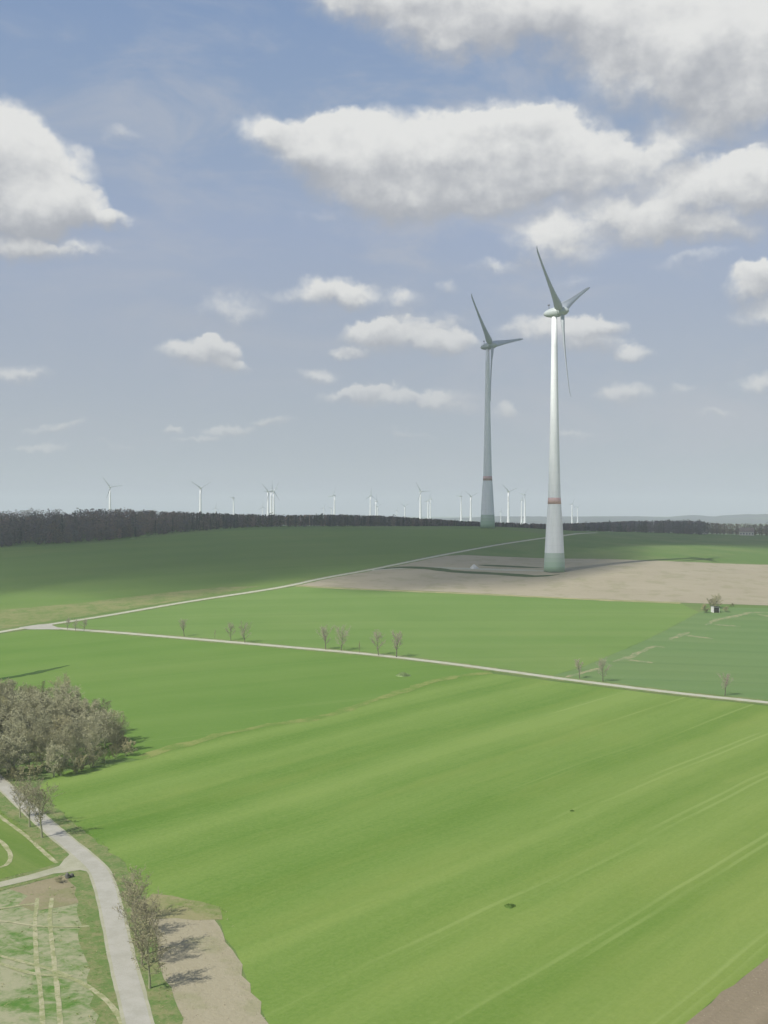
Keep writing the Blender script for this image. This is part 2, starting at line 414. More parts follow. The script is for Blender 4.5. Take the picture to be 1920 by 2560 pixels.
# --- verges, roads, tracks
m_verge = mat_verge('verge_grass', C(118, 144, 80), C(156, 156, 108), .95)
m_gravel = mat_road('gravel_shoulder', C(200, 196, 170), C(180, 180, 148))
m_asph = mat_road('pale_asphalt', C(203, 199, 184), C(188, 185, 168))
m_lane = mat_road('concrete_lane', C(214, 212, 190), C(196, 196, 166))
m_track = mat_verge('worn_track', C(164, 170, 118), C(202, 197, 160), 1.0, .45)
ribbon('verge', [road_pts], 9.5, .16, m_verge, 'strip of rough grass on both sides of the near grey road', 'verge', 3, .5, 31, 6)
ribbon('road_shoulder', [road_pts], 3.7, .20, m_gravel, 'pale gravel shoulder edging the near grey road', 'shoulder', 2, .06, 32)
ribbon('road', [road_pts], 2.8, .24, m_asph, 'light grey asphalt road curving up the lower left', 'road', 2, .02, 33)
side_pts = [at(236, 2150), at(205, 2156), at(180, 2164), at(150, 2173), at(80, 2193), at(0, 2213), at(-120, 2243), at(-320, 2290)]
ribbon('verge', [side_pts[2:]], 5.5, .155, m_verge, 'rough grass edging the pale side track', 'verge', 3, .4, 34)
ribbon('side_track', [side_pts], lambda t: 2.5 + 3.2 * max(0, 1 - t * 6), .22, m_gravel, 'pale gravel side track leaving the road to the left', 'track', 2, .12, 35)
sheet('road_junction', [at(180, 2128), at(148, 2166), at(120, 2176), at(124, 2186), at(160, 2183), at(200, 2176), at(226, 2182), at(240, 2200), at(262, 2200), at(236, 2150)], .228, m_gravel,
      'pale gravel apron where the side track meets the road', 'road', 2, .1, seed=36)
ribbon('verge', [lane_pts], 8.0, .16, m_verge, 'grass verge along the lane with small trees', 'verge', 4, .5, 37, 5)
ribbon('lane', [lane_pts], 3.6, .22, m_lane, 'pale lane crossing the fields below the row of small trees', 'lane', 4, .15, 38)
ribbon('verge', [hill_pts], 7.5, .20, m_verge, 'grass verge along the lane climbing the hill', 'verge', 5, .6, 39, 5)
ribbon('lane', [hill_pts], 3.6, .26, m_lane, 'pale lane climbing past the tan field to the hilltop', 'lane', 5, .15, 40)
sheet('road_junction', [ad(40, 1356), ad(80, 1350), ad(118, 1347), ad(112, 1351), ad(125, 1356), ad(140, 1360), ad(90, 1360), ad(60, 1360)], .30, m_asph, 'pale junction where the two lanes meet', 'road', 4, .1, seed=41)
# wheel tracks of the worn field
def z7(*pts): return [at(x * .42194, 2100 + y * .42194) for x, y in pts]
ribbon('wheel_track', [z7((222, 345), (208, 480), (215, 700), (240, 900), (255, 1090), (270, 1300)), z7((308, 345), (296, 480), (318, 700), (340, 900), (358, 1090), (375, 1300))], .62, .14, m_track,
       'pair of pale wheel tracks running down the worn field', 'track', 1.5, .06, 42)
ribbon('wheel_track', [z7((500, 330), (525, 480), (560, 640), (590, 850), (640, 980), (665, 1120), (690, 1300))], .8, .14, m_track, 'single pale wheel track beside the road in the worn field', 'track', 1.5, .08, 43)
ribbon('wheel_track', [z7((-120, 700), (0, 735), (120, 775), (230, 800), (330, 805), (420, 822), (520, 870), (600, 925), (680, 1010), (740, 1120)), z7((-120, 650), (0, 688), (120, 720), (220, 745), (330, 780), (420, 812))], .75, .18, m_track,
       'pale curving wheel tracks crossing the worn field', 'track', 1.5, .06, 44)
ribbon('wheel_track', [z7((-60, 480), (60, 488), (200, 510), (360, 518), (530, 512)), z7((-60, 415), (60, 400), (150, 385), (210, 380))], .6, .19, m_track, 'faint cross tracks at the top of the worn field', 'track', 1.5, .08, 45)
ribbon('wheel_track', [[at(-40, 2075), at(8, 2110), at(26, 2140), at(14, 2164), at(-40, 2180)], [at(-60, 1990), at(0, 2042), at(60, 2086), at(120, 2140), at(146, 2160)], [at(0, 2000), at(40, 2040), at(84, 2080), at(122, 2112), at(150, 2152)]], .8, .14, m_track,
       'pale curved wheel tracks in the grass corner left of the road', 'track', 1.5, .08, 46)
# bare streaks in the bluish field
def z5(*pts): return [at(1280 + x * .3858, 1200 + y * .3858) for x, y in pts]
m_streak = mat_verge('bare_streak', C(132, 154, 104), C(184, 176, 136), 1.0, .35)
ribbon('bare_streak', [z5((340, 1282), (470, 1245), (560, 1222)), z5((650, 1180), (740, 1158), (830, 1116), (930, 1078), (990, 1088)), z5((1010, 1036), (1110, 1000), (1160, 985)),
       z5((1255, 942), (1330, 905), (1440, 885), (1540, 862), (1660, 858), (1800, 860)), z5((720, 1158), (800, 1172), (910, 1186)), z5((1110, 1004), (1200, 1018), (1300, 1030)),
       z5((1310, 936), (1400, 944), (1485, 950)), z5((1585, 868), (1660, 884), (1800, 900))], 2.8, .16, m_streak, 'pale bare soil streaks down the edge of the bluish green field', 'soil', 3, .7, 47, 4, True)
ribbon('field_margin', [[ad(300, 1641), ad(420, 1602), ad(560, 1570), ad(700, 1547), ad(900, 1483), ad(985, 1461), ad(1060, 1453)]], 3.8, .15, mat_verge('margin_grass', C(120, 150, 70), C(160, 166, 98), .9, .12),
       'yellowish grass margin between the striped field and the plain green field', 'verge', 4, 1.2, 48)
ribbon('field_margin', [[ad(640, 1265.5), ad(800, 1274), ad(1200, 1291.8), ad(1470, 1303)]], 5.0, .21, mat_verge('tan_margin', C(160, 164, 112), C(186, 180, 132), .9, .1), 'pale grass margin along the near edge of the tan field', 'verge', 5, .8, 49)
# the turbine's yard
ribbon('access_track', [[ad(800, 1231.5), ad(850, 1228), ad(900, 1226.5), ad(985, 1228), ad(1080, 1231), ad(1170, 1233), ad(1215, 1232)]], 7.0, .22, mat_road('yard_gravel', C(196, 192, 172), C(178, 178, 152)), 'gravel access track leading to the foot of the nearest turbine', 'track', 5, .4, 50)
m_bank = mat_verge('bank_grass', C(74, 96, 56), C(96, 110, 68), .8, .1)
ribbon('grass_bank', [[at(935, 1424), at(1000, 1419), at(1070, 1421), at(1140, 1429), at(1250, 1435), at(1340, 1441), at(1400, 1436)]], 9.0, .27, m_bank, 'long dark grass strip on the near side of the turbine access track', 'grass', 5, .9, 51, 4, True)
ribbon('grass_bank', [[at(1195, 1413.5), at(1240, 1415), at(1300, 1418), at(1362, 1420)]], 7.0, .27, m_bank, 'short dark grass strip on the far side of the turbine access track', 'grass', 5, .8, 52, 4, True)
ribbon('dark_green_line', [[at(-120, 1722), at(0, 1699), at(60, 1688), at(110, 1678), at(172, 1664)]], 4.2, .18, mat_verge('dark_green_line', C(66, 96, 44), C(92, 120, 58), .8, .2), 'dark green line behind the copse at the left edge', 'grass', 3, .8, 53, 4, True)  # narrow strip, darker green than the field around it

# ------------------------------------------------------------------ hills
def hills():
    px = [-900, 200, 900, 1100, 1180, 1240, 1400, 1600, 1680, 1715, 1745, 1770, 1795, 1830, 1870, 1920, 2100, 2500, 3200]
    py = [1296, 1296, 1297, 1296, 1294, 1290.5, 1291, 1290.5, 1292.5, 1289.5, 1287, 1289, 1292, 1287.5, 1285.5, 1285, 1286, 1287, 1290]
    us = np.linspace(-.6, .72, 260)
    dr = [6600, 7000, 7400, 7800, 8200, 8500, 8700, 9000, 9500, 10500]
    pr = [-.06, .04, .18, .42, .72, .95, 1.0, .95, .7, -.06]
    rg = random.Random(5)
    vs, fs = [], []
    for u in us:
        crest = (1280 - np.interp(960 + u * F, px, py)) / F * 8700 + rg.uniform(-1.4, 1.4)
        for d, p in zip(dr, pr):
            b = H(u * d, d)
            vs.append((u * d, d + 160 * math.sin(u * 31), b + (crest - b) * p + (rg.uniform(-1.5, 1.5) if .1 < p < .99 else 0)))
    n = len(dr)
    for i in range(len(us) - 1):
        for k in range(n - 1):
            a = i * n + k
            fs.append((a, a + n, a + n + 1, a + 1))
    m, nt, b = new_mat('wooded_hill', .95, .05)
    pos = nt.new('ShaderNodeTexCoord').outputs['Object']
    nn = nt.noise(nt.vec('MULTIPLY', pos, (1, .5, 1)), .0022, 5, .6)
    nt.put(b.inputs['Base Color'], nt.mix(nt.rng(nn, .52, .64), C(44, 48, 46), C(92, 104, 72)))
    o = mesh('hills', vs, fs, m)
    tag(o, 'low hazy blue grey wooded hills along the horizon', 'hills', kind='structure')
hills()

# ------------------------------------------------------------------ wind turbines
m_conc = plain('tower_paint', (.80, .80, .80, 1), .55, .4, .08, .25)
def tower_material():
    m, nt, b = new_mat('banded_tower_paint', .55, .4)
    pos = nt.new('ShaderNodeTexCoord').outputs['Object']
    z = nt.sep(pos)[2]
    white = nt.mix(nt.rng(nt.noise(nt.vec('MULTIPLY', pos, (1, 1, .1)), .7, 5, .6), .35, .7), (.80, .81, .81, 1), (.72, .735, .73, 1))
    col = white
    for top, c in ((11.0, (.44, .52, .44, 1)), (8.4, (.39, .49, .39, 1)), (5.8, (.34, .46, .34, 1)), (3.2, (.29, .42, .29, 1))):
        col = nt.mix(nt.math('LESS_THAN', z, top), col, c)
    ring = nt.math('LESS_THAN', nt.math('FLOORED_MODULO', z, 3.8), .07)      # joints of the precast rings
    col = nt.mix(nt.math('MULTIPLY', ring, .35), col, (.30, .31, .31, 1))
    nt.put(b.inputs['Base Color'], col)
    return m
m_tower = tower_material()
m_red = plain('warning_red', (.62, .42, .38, 1), .55, .4, .15, .5)
m_blade = plain('blade_gelcoat', (.40, .43, .45, 1), .4, .5, .06, .2)
m_nac = plain('nacelle_paint', (.42, .46, .45, 1), .4, .5, .08, .3)
m_mast = plain('dark_metal', (.12, .12, .13, 1), .6, .4)
HUB = 149.0
TPROF = [(0, 12.2), (3.2, 11.9), (5.8, 11.65), (8.4, 11.4), (11, 11.1), (18, 10.4), (25, 9.6), (32, 8.8), (39, 7.7), (43, 7.2), (52, 6.7), (65, 6.0), (88, 4.9), (110, 4.2), (130, 3.6), (146.6, 3.0)]
def lathe(prof, n, axis='z'):
    vs, fs = [], []
    for z, r in prof:
        for k in range(n):
            a = 2 * PI * k / n
            if axis == 'z': vs.append((r * math.cos(a), r * math.sin(a), z))
            else: vs.append((z, r * math.cos(a), r * math.sin(a)))
    for i in range(len(prof) - 1):
        for k in range(n):
            a, b = i * n + k, i * n + (k + 1) % n
            fs.append((a, b, b + n, a + n) if axis == 'z' else (a, a + n, b + n, b)[::-1] if False else (a, b, b + n, a + n))
    fs.append(tuple(range(n))[::-1]); fs.append(tuple(range((len(prof) - 1) * n, len(prof) * n)))
    return vs, fs
def me_of(name, vs, fs, mat, smooth=True):
    me = bpy.data.meshes.new(name); me.from_pydata(vs, [], fs); me.update(); me.materials.append(mat)
    if smooth: me.polygons.foreach_set('use_smooth', [True] * len(me.polygons))
    return me
import bmesh
def fix_normals(me):
    bm = bmesh.new(); bm.from_mesh(me); bmesh.ops.recalc_face_normals(bm, faces=bm.faces); bm.to_mesh(me); bm.free()
me_tower = me_of('tower', *lathe([(z, d / 2) for z, d in TPROF], 48), m_tower)
me_tower_far = me_of('tower', *lathe([(z, d / 2) for z, d in TPROF], 16), m_conc)
me_band = me_of('warning_band', *lathe([(39.0, 7.7 / 2 + .03), (42.6, 7.25 / 2 + .03)], 48), m_red)
me_nac = me_of('nacelle', *lathe([(-6.6, .05), (-6.5, .45), (-6.1, 1.0), (-5.2, 1.65), (-3.8, 2.2), (-2.0, 2.6), (0, 2.82), (1.6, 2.9), (2.6, 2.85), (2.9, 2.6)], 32, 'x'), m_nac)
me_spin = me_of('spinner', *lathe([(3.05, 2.55), (3.3, 2.72), (4.4, 2.72), (5.6, 2.55), (6.8, 2.15), (7.8, 1.55), (8.5, .85), (8.8, .05)], 32, 'x'), m_nac)
def blade_mesh():
    R = [1.4, 2.6, 4.2, 6.0, 8.0, 11, 15, 20, 26, 32, 38, 43, 47, 49.3, 50.5]
    CH = [2.4, 3.1, 5.0, 5.9, 5.8, 5.1, 4.4, 3.7, 3.1, 2.6, 2.2, 1.95, 1.7, 1.25, .5]
    TH = [1.0, .8, .5, .42, .38, .34, .31, .29, .28, .27, .27, .27, .27, .27, .3]
    TW = [32, 30, 27, 23, 19, 14.5, 11, 8, 6, 4.5, 3.5, 2.5, 2, 1.5, 1]
    n = 14
    vs, fs = [], []
    for r, c, th, tw in zip(R, CH, TH, TW):
        a0 = math.radians(tw + 6)
        bend = .0009 * r * r + (max(0, r - 47) ** 2) * .05
        for k in range(n):
            t = 2 * PI * k / n
            xc = math.cos(t); yc = math.sin(t)
            sharp = min(1, max(0, (1 - th) * 1.6))
            yy = yc * (1 - sharp * .5 * (1 - xc)) * .5 * c * th if xc < 0 else yc * .5 * c * th * (1 - .12 * sharp * xc)
            ch = (xc * .5 - .18 * sharp) * c
            Y = ch * math.cos(a0) - yy * math.sin(a0); X = ch * math.sin(a0) + yy * math.cos(a0)
            vs.append((X + bend, Y, r))
    for i in range(len(R) - 1):
        for k in range(n):
            a, b = i * n + k, i * n + (k + 1) % n
            fs.append((a, b, b + n, a + n))
    fs.append(tuple(range(n))[::-1]); fs.append(tuple(range((len(R) - 1) * n, len(R) * n)))
    me = me_of('blade', vs, fs, m_blade)
    fix_normals(me)
    return me
me_blade = blade_mesh()
for q in (me_tower, me_tower_far, me_band, me_nac, me_spin): fix_normals(q)
def boxes(parts):
    vs, fs = [], []
    for (x0, y0, z0, x1, y1, z1) in parts:
        b = len(vs)
        vs += [(x0, y0, z0), (x1, y0, z0), (x1, y1, z0), (x0, y1, z0), (x0, y0, z1), (x1, y0, z1), (x1, y1, z1), (x0, y1, z1)]
        fs += [tuple(b + i for i in f) for f in ((3, 2, 1, 0), (4, 5, 6, 7), (0, 1, 5, 4), (1, 2, 6, 5), (2, 3, 7, 6), (3, 0, 4, 7))]
    return vs, fs
me_vane = me_of('sensor_mast', *boxes([(-3.1, -.12, 2.2, -2.86, .12, 4.9), (-3.6, -.5, 4.5, -2.4, .5, 4.7), (-3.5, -.16, 4.71, -3.2, .16, 5.3), (-2.8, -.16, 4.71, -2.5, .16, 5.2)]), m_mast, False)
def turbine(loc, n, phase, scale, label, group=None, near=False, wide=1.0):
    rt = empty('wind_turbine', loc, math.atan2(n[1], n[0]))
    rt.scale = (scale, scale, scale)
    tag(rt, label, 'wind turbine', group)
    tw = link_mesh('tower', me_tower if near else me_tower_far, None, rt)
    if wide != 1.0: tw.scale = (wide, wide, 1)
    head = Matrix.Translation((0, 0, HUB)) @ Matrix.Rotation(math.radians(-5), 4, 'Y')
    nc = link_mesh('nacelle', me_nac, None, rt); nc.matrix_local = head
    sp = link_mesh('spinner', me_spin, None, rt); sp.matrix_local = head
    if near:
        link_mesh('warning_band', me_band, None, rt)
        v = link_mesh('sensor_mast', me_vane, None, nc)
    for k in range(3):
        b = link_mesh('blade', me_blade, None, rt)
        b.matrix_local = head @ Matrix.Translation((4.7, 0, 0)) @ Matrix.Rotation(-math.radians(phase + 120 * k), 4, 'X') @ Matrix.Scale(1.0 if near else .70, 4)
    return rt
def at_depth(px, d):
    X = (px - 960) / F
    return Vector((X * d, d, H(X * d, d)))
turbine(at_depth(1386, 710) - Vector((0, 0, .3)), (.883, -.47), -54, 1.0, 'nearest tall white wind turbine standing in the tan field', None, True)
turbine(at_depth(1219, 1013) - Vector((0, 0, .3)), (.83, -.56), -42, 1.0, 'second tall wind turbine, on the green hilltop left of the nearest one', None, True)
FT = [  # picture x, picture y of the hub, distance, yaw (0 = facing us), first blade, label
    (275, 1218, 3250, 28, 82, 'distant turbine farthest left, standing alone above the forest'),
    (501, 1220, 3350, 30, 62, 'distant white turbine second from the left above the forest'),
    (539, 1270, 5400, 20, 10, 'tiny turbine tip barely clearing the trees, right of the second distant turbine'),
    (584, 1245, 4600, -60, 40, 'distant greyish turbine just left of the tight cluster of three'),
    (657, 1268, 5300, 15, 0, 'very small turbine at the left foot of the cluster of three'),
    (670, 1229, 3900, 35, 75, 'left tower of the tight cluster of three distant turbines'),
    (678, 1226, 4000, 70, 2, 'middle turbine of the tight cluster of three, one blade pointing straight up'),
    (684, 1229, 3850, 20, 30, 'right tower of the tight cluster of three distant turbines'),
    (809, 1270, 5600, 30, 25, 'tiny faint turbine left of the pair below the middle of the skyline'),
    (829, 1271, 5300, 10, 50, 'tiny white turbine close against the left of a taller one'),
    (836, 1239, 4300, -50, 20, 'distant turbine with dark rotor halfway between the cluster of three and the middle pair'),
    (926, 1239, 4700, 40, 5, 'faint distant turbine left in the middle pair'),
    (940, 1253, 4300, 75, 0, 'slim distant turbine right in the middle pair'),
    (944, 1267, 4900, 25, 55, 'small white turbine overlapping the right of the middle pair'),
    (992, 1276, 5900, 20, 15, 'tiniest faint turbine between the middle pair and the lone small white one'),
    (1012, 1266, 4700, 25, 60, 'small lone white turbine left of the tallest white one in the middle'),
    (1051, 1229, 3500, 30, 88, 'tallest bright white distant turbine left of the second big turbine'),
    (1070, 1252, 5000, 40, 20, 'faint turbine just right of the tallest bright white distant one'),
    (1076, 1248, 5200, 65, 0, 'faint blade-on turbine second to the right of the tallest bright white one'),
    (1153, 1241, 4700, -65, 35, 'grey distant turbine first to the left of the second big turbine tower'),
    (1177, 1241, 4100, 28, 66, 'white distant turbine close to the left side of the second big turbine tower'),
    (1252, 1279, 5600, 20, 12, 'tiny turbine low on the skyline right of the second big tower'),
    (1271, 1229, 3800, 30, 70, 'white distant turbine midway between the two big towers'),
    (1304, 1250, 5500, 50, 8, 'very faint turbine left beside the dark one near the nearest tower'),
    (1312, 1237, 4800, -55, 45, 'dark grey distant turbine just left of the nearest tower'),
    (1430, 1260, 5000, 35, 28, 'small pale turbine right of the nearest tower'),
    (1444, 1269, 5900, 30, 50, 'farthest right tiny faint turbine on the skyline'),
]
for px, py, d, yaw, ph, lab in FT:
    p = at_depth(px, d)
    hub_z = (1280 - py) / F * d
    s = (hub_z - p.z) / HUB
    a = math.radians(yaw)
    turbine(p, (math.sin(a), -math.cos(a)), ph, s, lab, 'distant wind farm turbines on the skyline', False, 1.4)

# ------------------------------------------------------------------ trees
def tube(vs, fs, p0, p1, r0, r1, n):
    d = (p1 - p0)
    if d.length < 1e-5: return
    d = d.normalized()
    a = d.orthogonal().normalized(); b = d.cross(a)
    i0 = len(vs)
    for p, r in ((p0, r0), (p1, r1)):
        for k in range(n):
            t = 2 * PI * k / n
            vs.append(tuple(p + a * (r * math.cos(t)) + b * (r * math.sin(t))))
    for k in range(n):
        q = (k + 1) % n
        fs.append((i0 + k, i0 + q, i0 + n + q, i0 + n + k))
def rand_dir(rg):
    z = rg.uniform(-1, 1); t = rg.uniform(0, 2 * PI); r = math.sqrt(1 - z * z)
    return Vector((r * math.cos(t), r * math.sin(t), z))
def make_tree(seed, h, clear, incl, limb_len, limbs, subs, twigs, fleck, twig_r, mats, leaf_size=.09, multi=1, rnd=False):
    """bare spring tree: trunk mesh with its limbs, crown mesh of twigs and opening buds"""
    rg = random.Random(seed)
    tv, tf, cv, cf, cm = [], [], [], [], []
    up = Vector((0, 0, 1))
    def flecks(p, n, spread):
        for _ in range(n):
            c = p + rand_dir(rg) * rg.uniform(0, spread)
            a = rand_dir(rg); b = a.orthogonal().normalized()
            s = leaf_size * rg.uniform(.6, 1.4)
            i = len(cv)
            cv.extend([tuple(c - a * s - b * s * .6), tuple(c + a * s - b * s * .6), tuple(c + a * s + b * s * .6), tuple(c - a * s + b * s * .6)])
            cf.append((i, i + 1, i + 2, i + 3)); cm.append(1)
    def twig(p, d, L, r):
        n0 = len(cf)
        q = p + d * L * .5
        d2 = (d + rand_dir(rg) * .35 + up * .15).normalized()
        e = q + d2 * L * .5
        tube(cv, cf, p, q, r, r * .8, 3); tube(cv, cf, q, e, r * .8, r * .35, 3)
        cm.extend([0] * (len(cf) - n0))
        if fleck: flecks(e, rg.randint(0, fleck), L * .4); flecks(q, rg.randint(0, max(1, fleck // 2)), L * .35)
    for st in range(multi):
        p = Vector((0, 0, -.25)) + (Vector((rg.uniform(-.5, .5), rg.uniform(-.5, .5), 0)) if multi > 1 else Vector((0, 0, 0)))
        lean = Vector((rg.uniform(-.1, .1), rg.uniform(-.1, .1), 1)) * 1.0
        if multi > 1: lean = lean + Vector((rg.uniform(-.35, .35), rg.uniform(-.35, .35), 0))
        pts = [p.copy()]; K = 8
        hh = h * (rg.uniform(.8, .95) if not rnd else rg.uniform(.66, .76))
        for k in range(K):
            p = p + (lean.normalized() + Vector((rg.uniform(-.09, .09), rg.uniform(-.09, .09), 0))).normalized() * hh / K
            pts.append(p.copy())
        rb = .016 * h / math.sqrt(multi)
        rad = [rb * (1.25 if k == 0 else 1) * (1 - .86 * k / K) for k in range(K + 1)]
        for k in range(K): tube(tv, tf, pts[k], pts[k + 1], rad[k], rad[k + 1], 8)
        for li in range(limbs):
            t = clear + (1 - clear) * ((li + rg.uniform(.1, .9)) / limbs)
            fk = min(t * K, K - .001); k0 = int(fk)
            base = pts[k0].lerp(pts[k0 + 1], fk - k0)
            az = li * 2.4 + rg.uniform(-.5, .5); inc = math.radians(incl * rg.uniform(.7, 1.3) * (1.15 - .5 * t))
            d = Vector((math.sin(inc) * math.cos(az), math.sin(inc) * math.sin(az), math.cos(inc)))
            rel = (t - clear) / (1 - clear)
            L = limb_len * h * ((1 - .62 * rel) if not rnd else (.42 + .62 * math.sqrt(max(0, 1 - (1.55 * rel - .62) ** 2)))) * rg.uniform(.75, 1.15) * (1.0 if rel > .08 else .75)
            q = base.copy(); r = max(twig_r * 1.6, rad[k0] * .5)
            lp = [q.copy()]
            for k in range(4):
                d = (d + up * .10 + rand_dir(rg) * .16).normalized()
                q2 = q + d * L / 4
                tube(tv, tf, q, q2, r * (1 - .22 * k), r * (1 - .22 * (k + 1)), 5)
                q = q2; lp.append(q.copy())
            for si in range(subs):
                ft = 4 * (.18 + .82 * (si + rg.random()) / subs); ft = min(ft, 3.999); k = int(ft)
                b0 = lp[k].lerp(lp[k + 1], ft - k)
                dd = ((lp[k + 1] - lp[k]).normalized() * .7 + rand_dir(rg) * .75 + up * .3).normalized()
                SLn = L * rg.uniform(.28, .5) * (1 - .35 * ft / 4)
                m1 = b0 + dd * SLn * .5; dd2 = (dd + rand_dir(rg) * .3 + up * .1).normalized(); m2 = m1 + dd2 * SLn * .5
                n0 = len(cf)
                tube(cv, cf, b0, m1, twig_r * 1.7, twig_r * 1.4, 3); tube(cv, cf, m1, m2, twig_r * 1.4, twig_r, 3)
                cm.extend([0] * (len(cf) - n0))
                for wi in range(twigs):
                    f = (wi + rg.random()) / twigs
                    s0 = b0.lerp(m1, f * 2) if f < .5 else m1.lerp(m2, f * 2 - 1)
                    td = (dd * .6 + rand_dir(rg) * .85 + up * .25).normalized()
                    twig(s0, td, SLn * rg.uniform(.35, .7), twig_r)
    a = bpy.data.meshes.new('trunk'); a.from_pydata(tv, [], tf); a.update(); a.materials.append(mats[0])
    a.polygons.foreach_set('use_smooth', [True] * len(a.polygons))
    c = bpy.data.meshes.new('crown'); c.from_pydata(cv, [], cf); c.update(); c.materials.append(mats[1]); c.materials.append(mats[2])
    c.polygons.foreach_set('material_index', cm)
    return a, c
def mat_wood(name, c1, c2, trans=0.0):
    m, nt, b = new_mat(name, .9, .1)
    oi = nt.new('ShaderNodeObjectInfo').outputs['Random']
    pos = nt.new('ShaderNodeTexCoord').outputs['Object']
    n = nt.noise(pos, .8, 3)
    nt.put(b.inputs['Base Color'], nt.mix(nt.math('ADD', nt.math('MULTIPLY', oi, .6), nt.math('MULTIPLY', nt.rng(n, .3, .7), .4)), c1, c2))
    return m
m_bark = mat_wood('bark', (.11, .10, .075, 1), (.16, .145, .11, 1))
m_bark_g = mat_wood('mossy_bark', (.22, .23, .13, 1), (.30, .30, .19, 1))
m_twig = mat_wood('twigs', (.29, .285, .17, 1), (.36, .35, .225, 1))
m_twig_p = mat_wood('reddish_twigs', (.28, .24, .19, 1), (.36, .31, .25, 1))
m_bud = mat_wood('opening_buds', (.32, .315, .18, 1), (.40, .385, .24, 1))
m_twig_r = mat_wood('roadside_twigs', (.21, .19, .13, 1), (.28, .255, .175, 1)); m_bud_r = mat_wood('roadside_buds', (.24, .225, .12, 1), (.31, .285, .165, 1))
m_bud_g = mat_wood('green_buds', (.25, .25, .115, 1), (.34, .31, .17, 1))
m_bud_p = mat_wood('pinkish_buds', (.40, .33, .26, 1), (.46, .39, .31, 1))
# copse kinds
CK = [make_tree(100 + i, 10.0, .07, [50, 56, 46, 58, 52][i], [.34, .37, .32, .38, .35][i], 18, 10, 10, 4, .0135, (m_bark_g, m_twig, [m_bud, m_bud_g, m_bud, m_bud, m_bud_g][i]), .05, 1, True) for i in range(5)]
SK = [make_tree(140 + i, 5.0, .05, 55, .50, 9, 5, 5, 4, .012, (m_bark_g, m_twig, m_bud_g), .075, 3) for i in range(2)]
# lane kinds: upswept bare crowns
LK = [make_tree(200 + i, 10.0, [.26, .3, .22, .34][i], [46, 42, 54, 36][i], [.38, .36, .42, .33][i], 13, 7, 6, 1, .021, (m_bark, m_twig_p, m_bud_p), .05, 1, True) for i in range(4)]
RK = [make_tree(300 + i, 10.0, [.30, .26, .32][i], [46, 50, 42][i], [.36, .38, .34][i], 15, 8, 7, 2, .015, (m_bark_g, m_twig_r, m_bud_r), .055, 1, True) for i in range(3)]
LS = [make_tree(230, 10.0, .3, 18, .22, 10, 5, 5, 3, .03, (m_bark, m_twig_p, m_bud_g), .10, 1)]
def tree(kind, loc, h, rz, label, group=None, name='bare_tree', cat='tree', base=10.0, wx=1.0, sink=0.0):
    rt = empty(name, loc - Vector((0, 0, sink)), rz)
    s = h / base
    rt.scale = (s * wx, s * wx, s)
    tag(rt, label, cat, group)
    link_mesh('trunk', kind[0], None, rt); link_mesh('crown', kind[1], None, rt)
    return rt
rg = random.Random(77)
# the copse by the road
foot = [(-61, 291), (-66, 277), (-73, 267), (-84, 263), (-98, 268), (-120, 278), (-126, 330), (-100, 338), (-84, 332), (-70, 314)]
cand = []
tries = 0
while len(cand) < 96 and tries < 6000:
    tries += 1
    x = rg.uniform(-126, -60); y = rg.uniform(262, 338)
    if not inside(foot, x, y): continue
    if any((x - a) ** 2 + (y - b) ** 2 < 3.7 ** 2 for a, b in cand): continue
    cand.append((x, y))
for i, (x, y) in enumerate(cand):
    edge = min(1.0, max(0.0, (-60 - x) / 26))
    front = min(1.0, max(0, (y - 262) / 30))
    h = (6.6 + 5.4 * edge ** .7) * (.84 + .2 * front) * rg.uniform(.93, 1.07)
    tree(CK[rg.randrange(5)], Vector((x, y, H(x, y))), h, rg.uniform(0, 6.28), 'twiggy tree with opening buds inside the dense copse above the road at left', 'trees packed together in the copse', wx=rg.uniform(1.15, 1.5))
# undergrowth along the edge of the copse
n = len(foot)
for i in range(n):
    a = Vector(foot[i]); b = Vector(foot[(i + 1) % n])
    k = max(1, int((b - a).length / 3.6))
    for q in range(k):
        p = a.lerp(b, (q + rg.random() * .6) / k) + Vector((rg.uniform(-1, 1), rg.uniform(-1, 1)))
        tree(SK[rg.randrange(2)], Vector((p.x, p.y, H(p.x, p.y))), rg.uniform(2.6, 4.6), rg.uniform(0, 6.28), 'low budding shrub on the outer edge of the copse', 'shrubs edging the copse', 'shrub', 'shrub', 5.0, 1.15)
# three trees left of the road
for px, py, hp, k, lab in [(50, 2044, 102, 0, 'farthest of the three slim bare trees on the left verge of the road'), (74, 2068, 126, 1, 'middle one of the three slim bare trees on the left verge, forked low'),
                           (105, 2095, 148, 2, 'nearest of the three slim bare trees on the left verge of the road')]:
    p = at(px, py)
    tree(RK[k], p, hp / F * p.y, 1.3 * k + .4, lab, 'three bare trees left of the road', wx=1.3)
# five trees right of the road beside the fallow strip
for px, py, hp, k, lab in [(374, 2472, 182, 0, 'nearest pale trunked bare tree between the road and the fallow strip'), (355, 2414, 160, 1, 'second nearest bare tree beside the fallow strip, its trunk closest to the road'),
                           (366, 2386, 158, 2, 'bare tree in the middle of the five beside the fallow strip'), (339, 2343, 150, 0, 'second farthest bare tree beside the fallow strip, dark at its foot'),
                           (331, 2305, 136, 1, 'farthest bare tree of the five at the top of the fallow strip')]:
    p = at(px, py)
    tree(RK[k], p, hp / F * p.y, rg.uniform(0, 6.28), lab, 'five bare trees right of the road', wx=1.3)
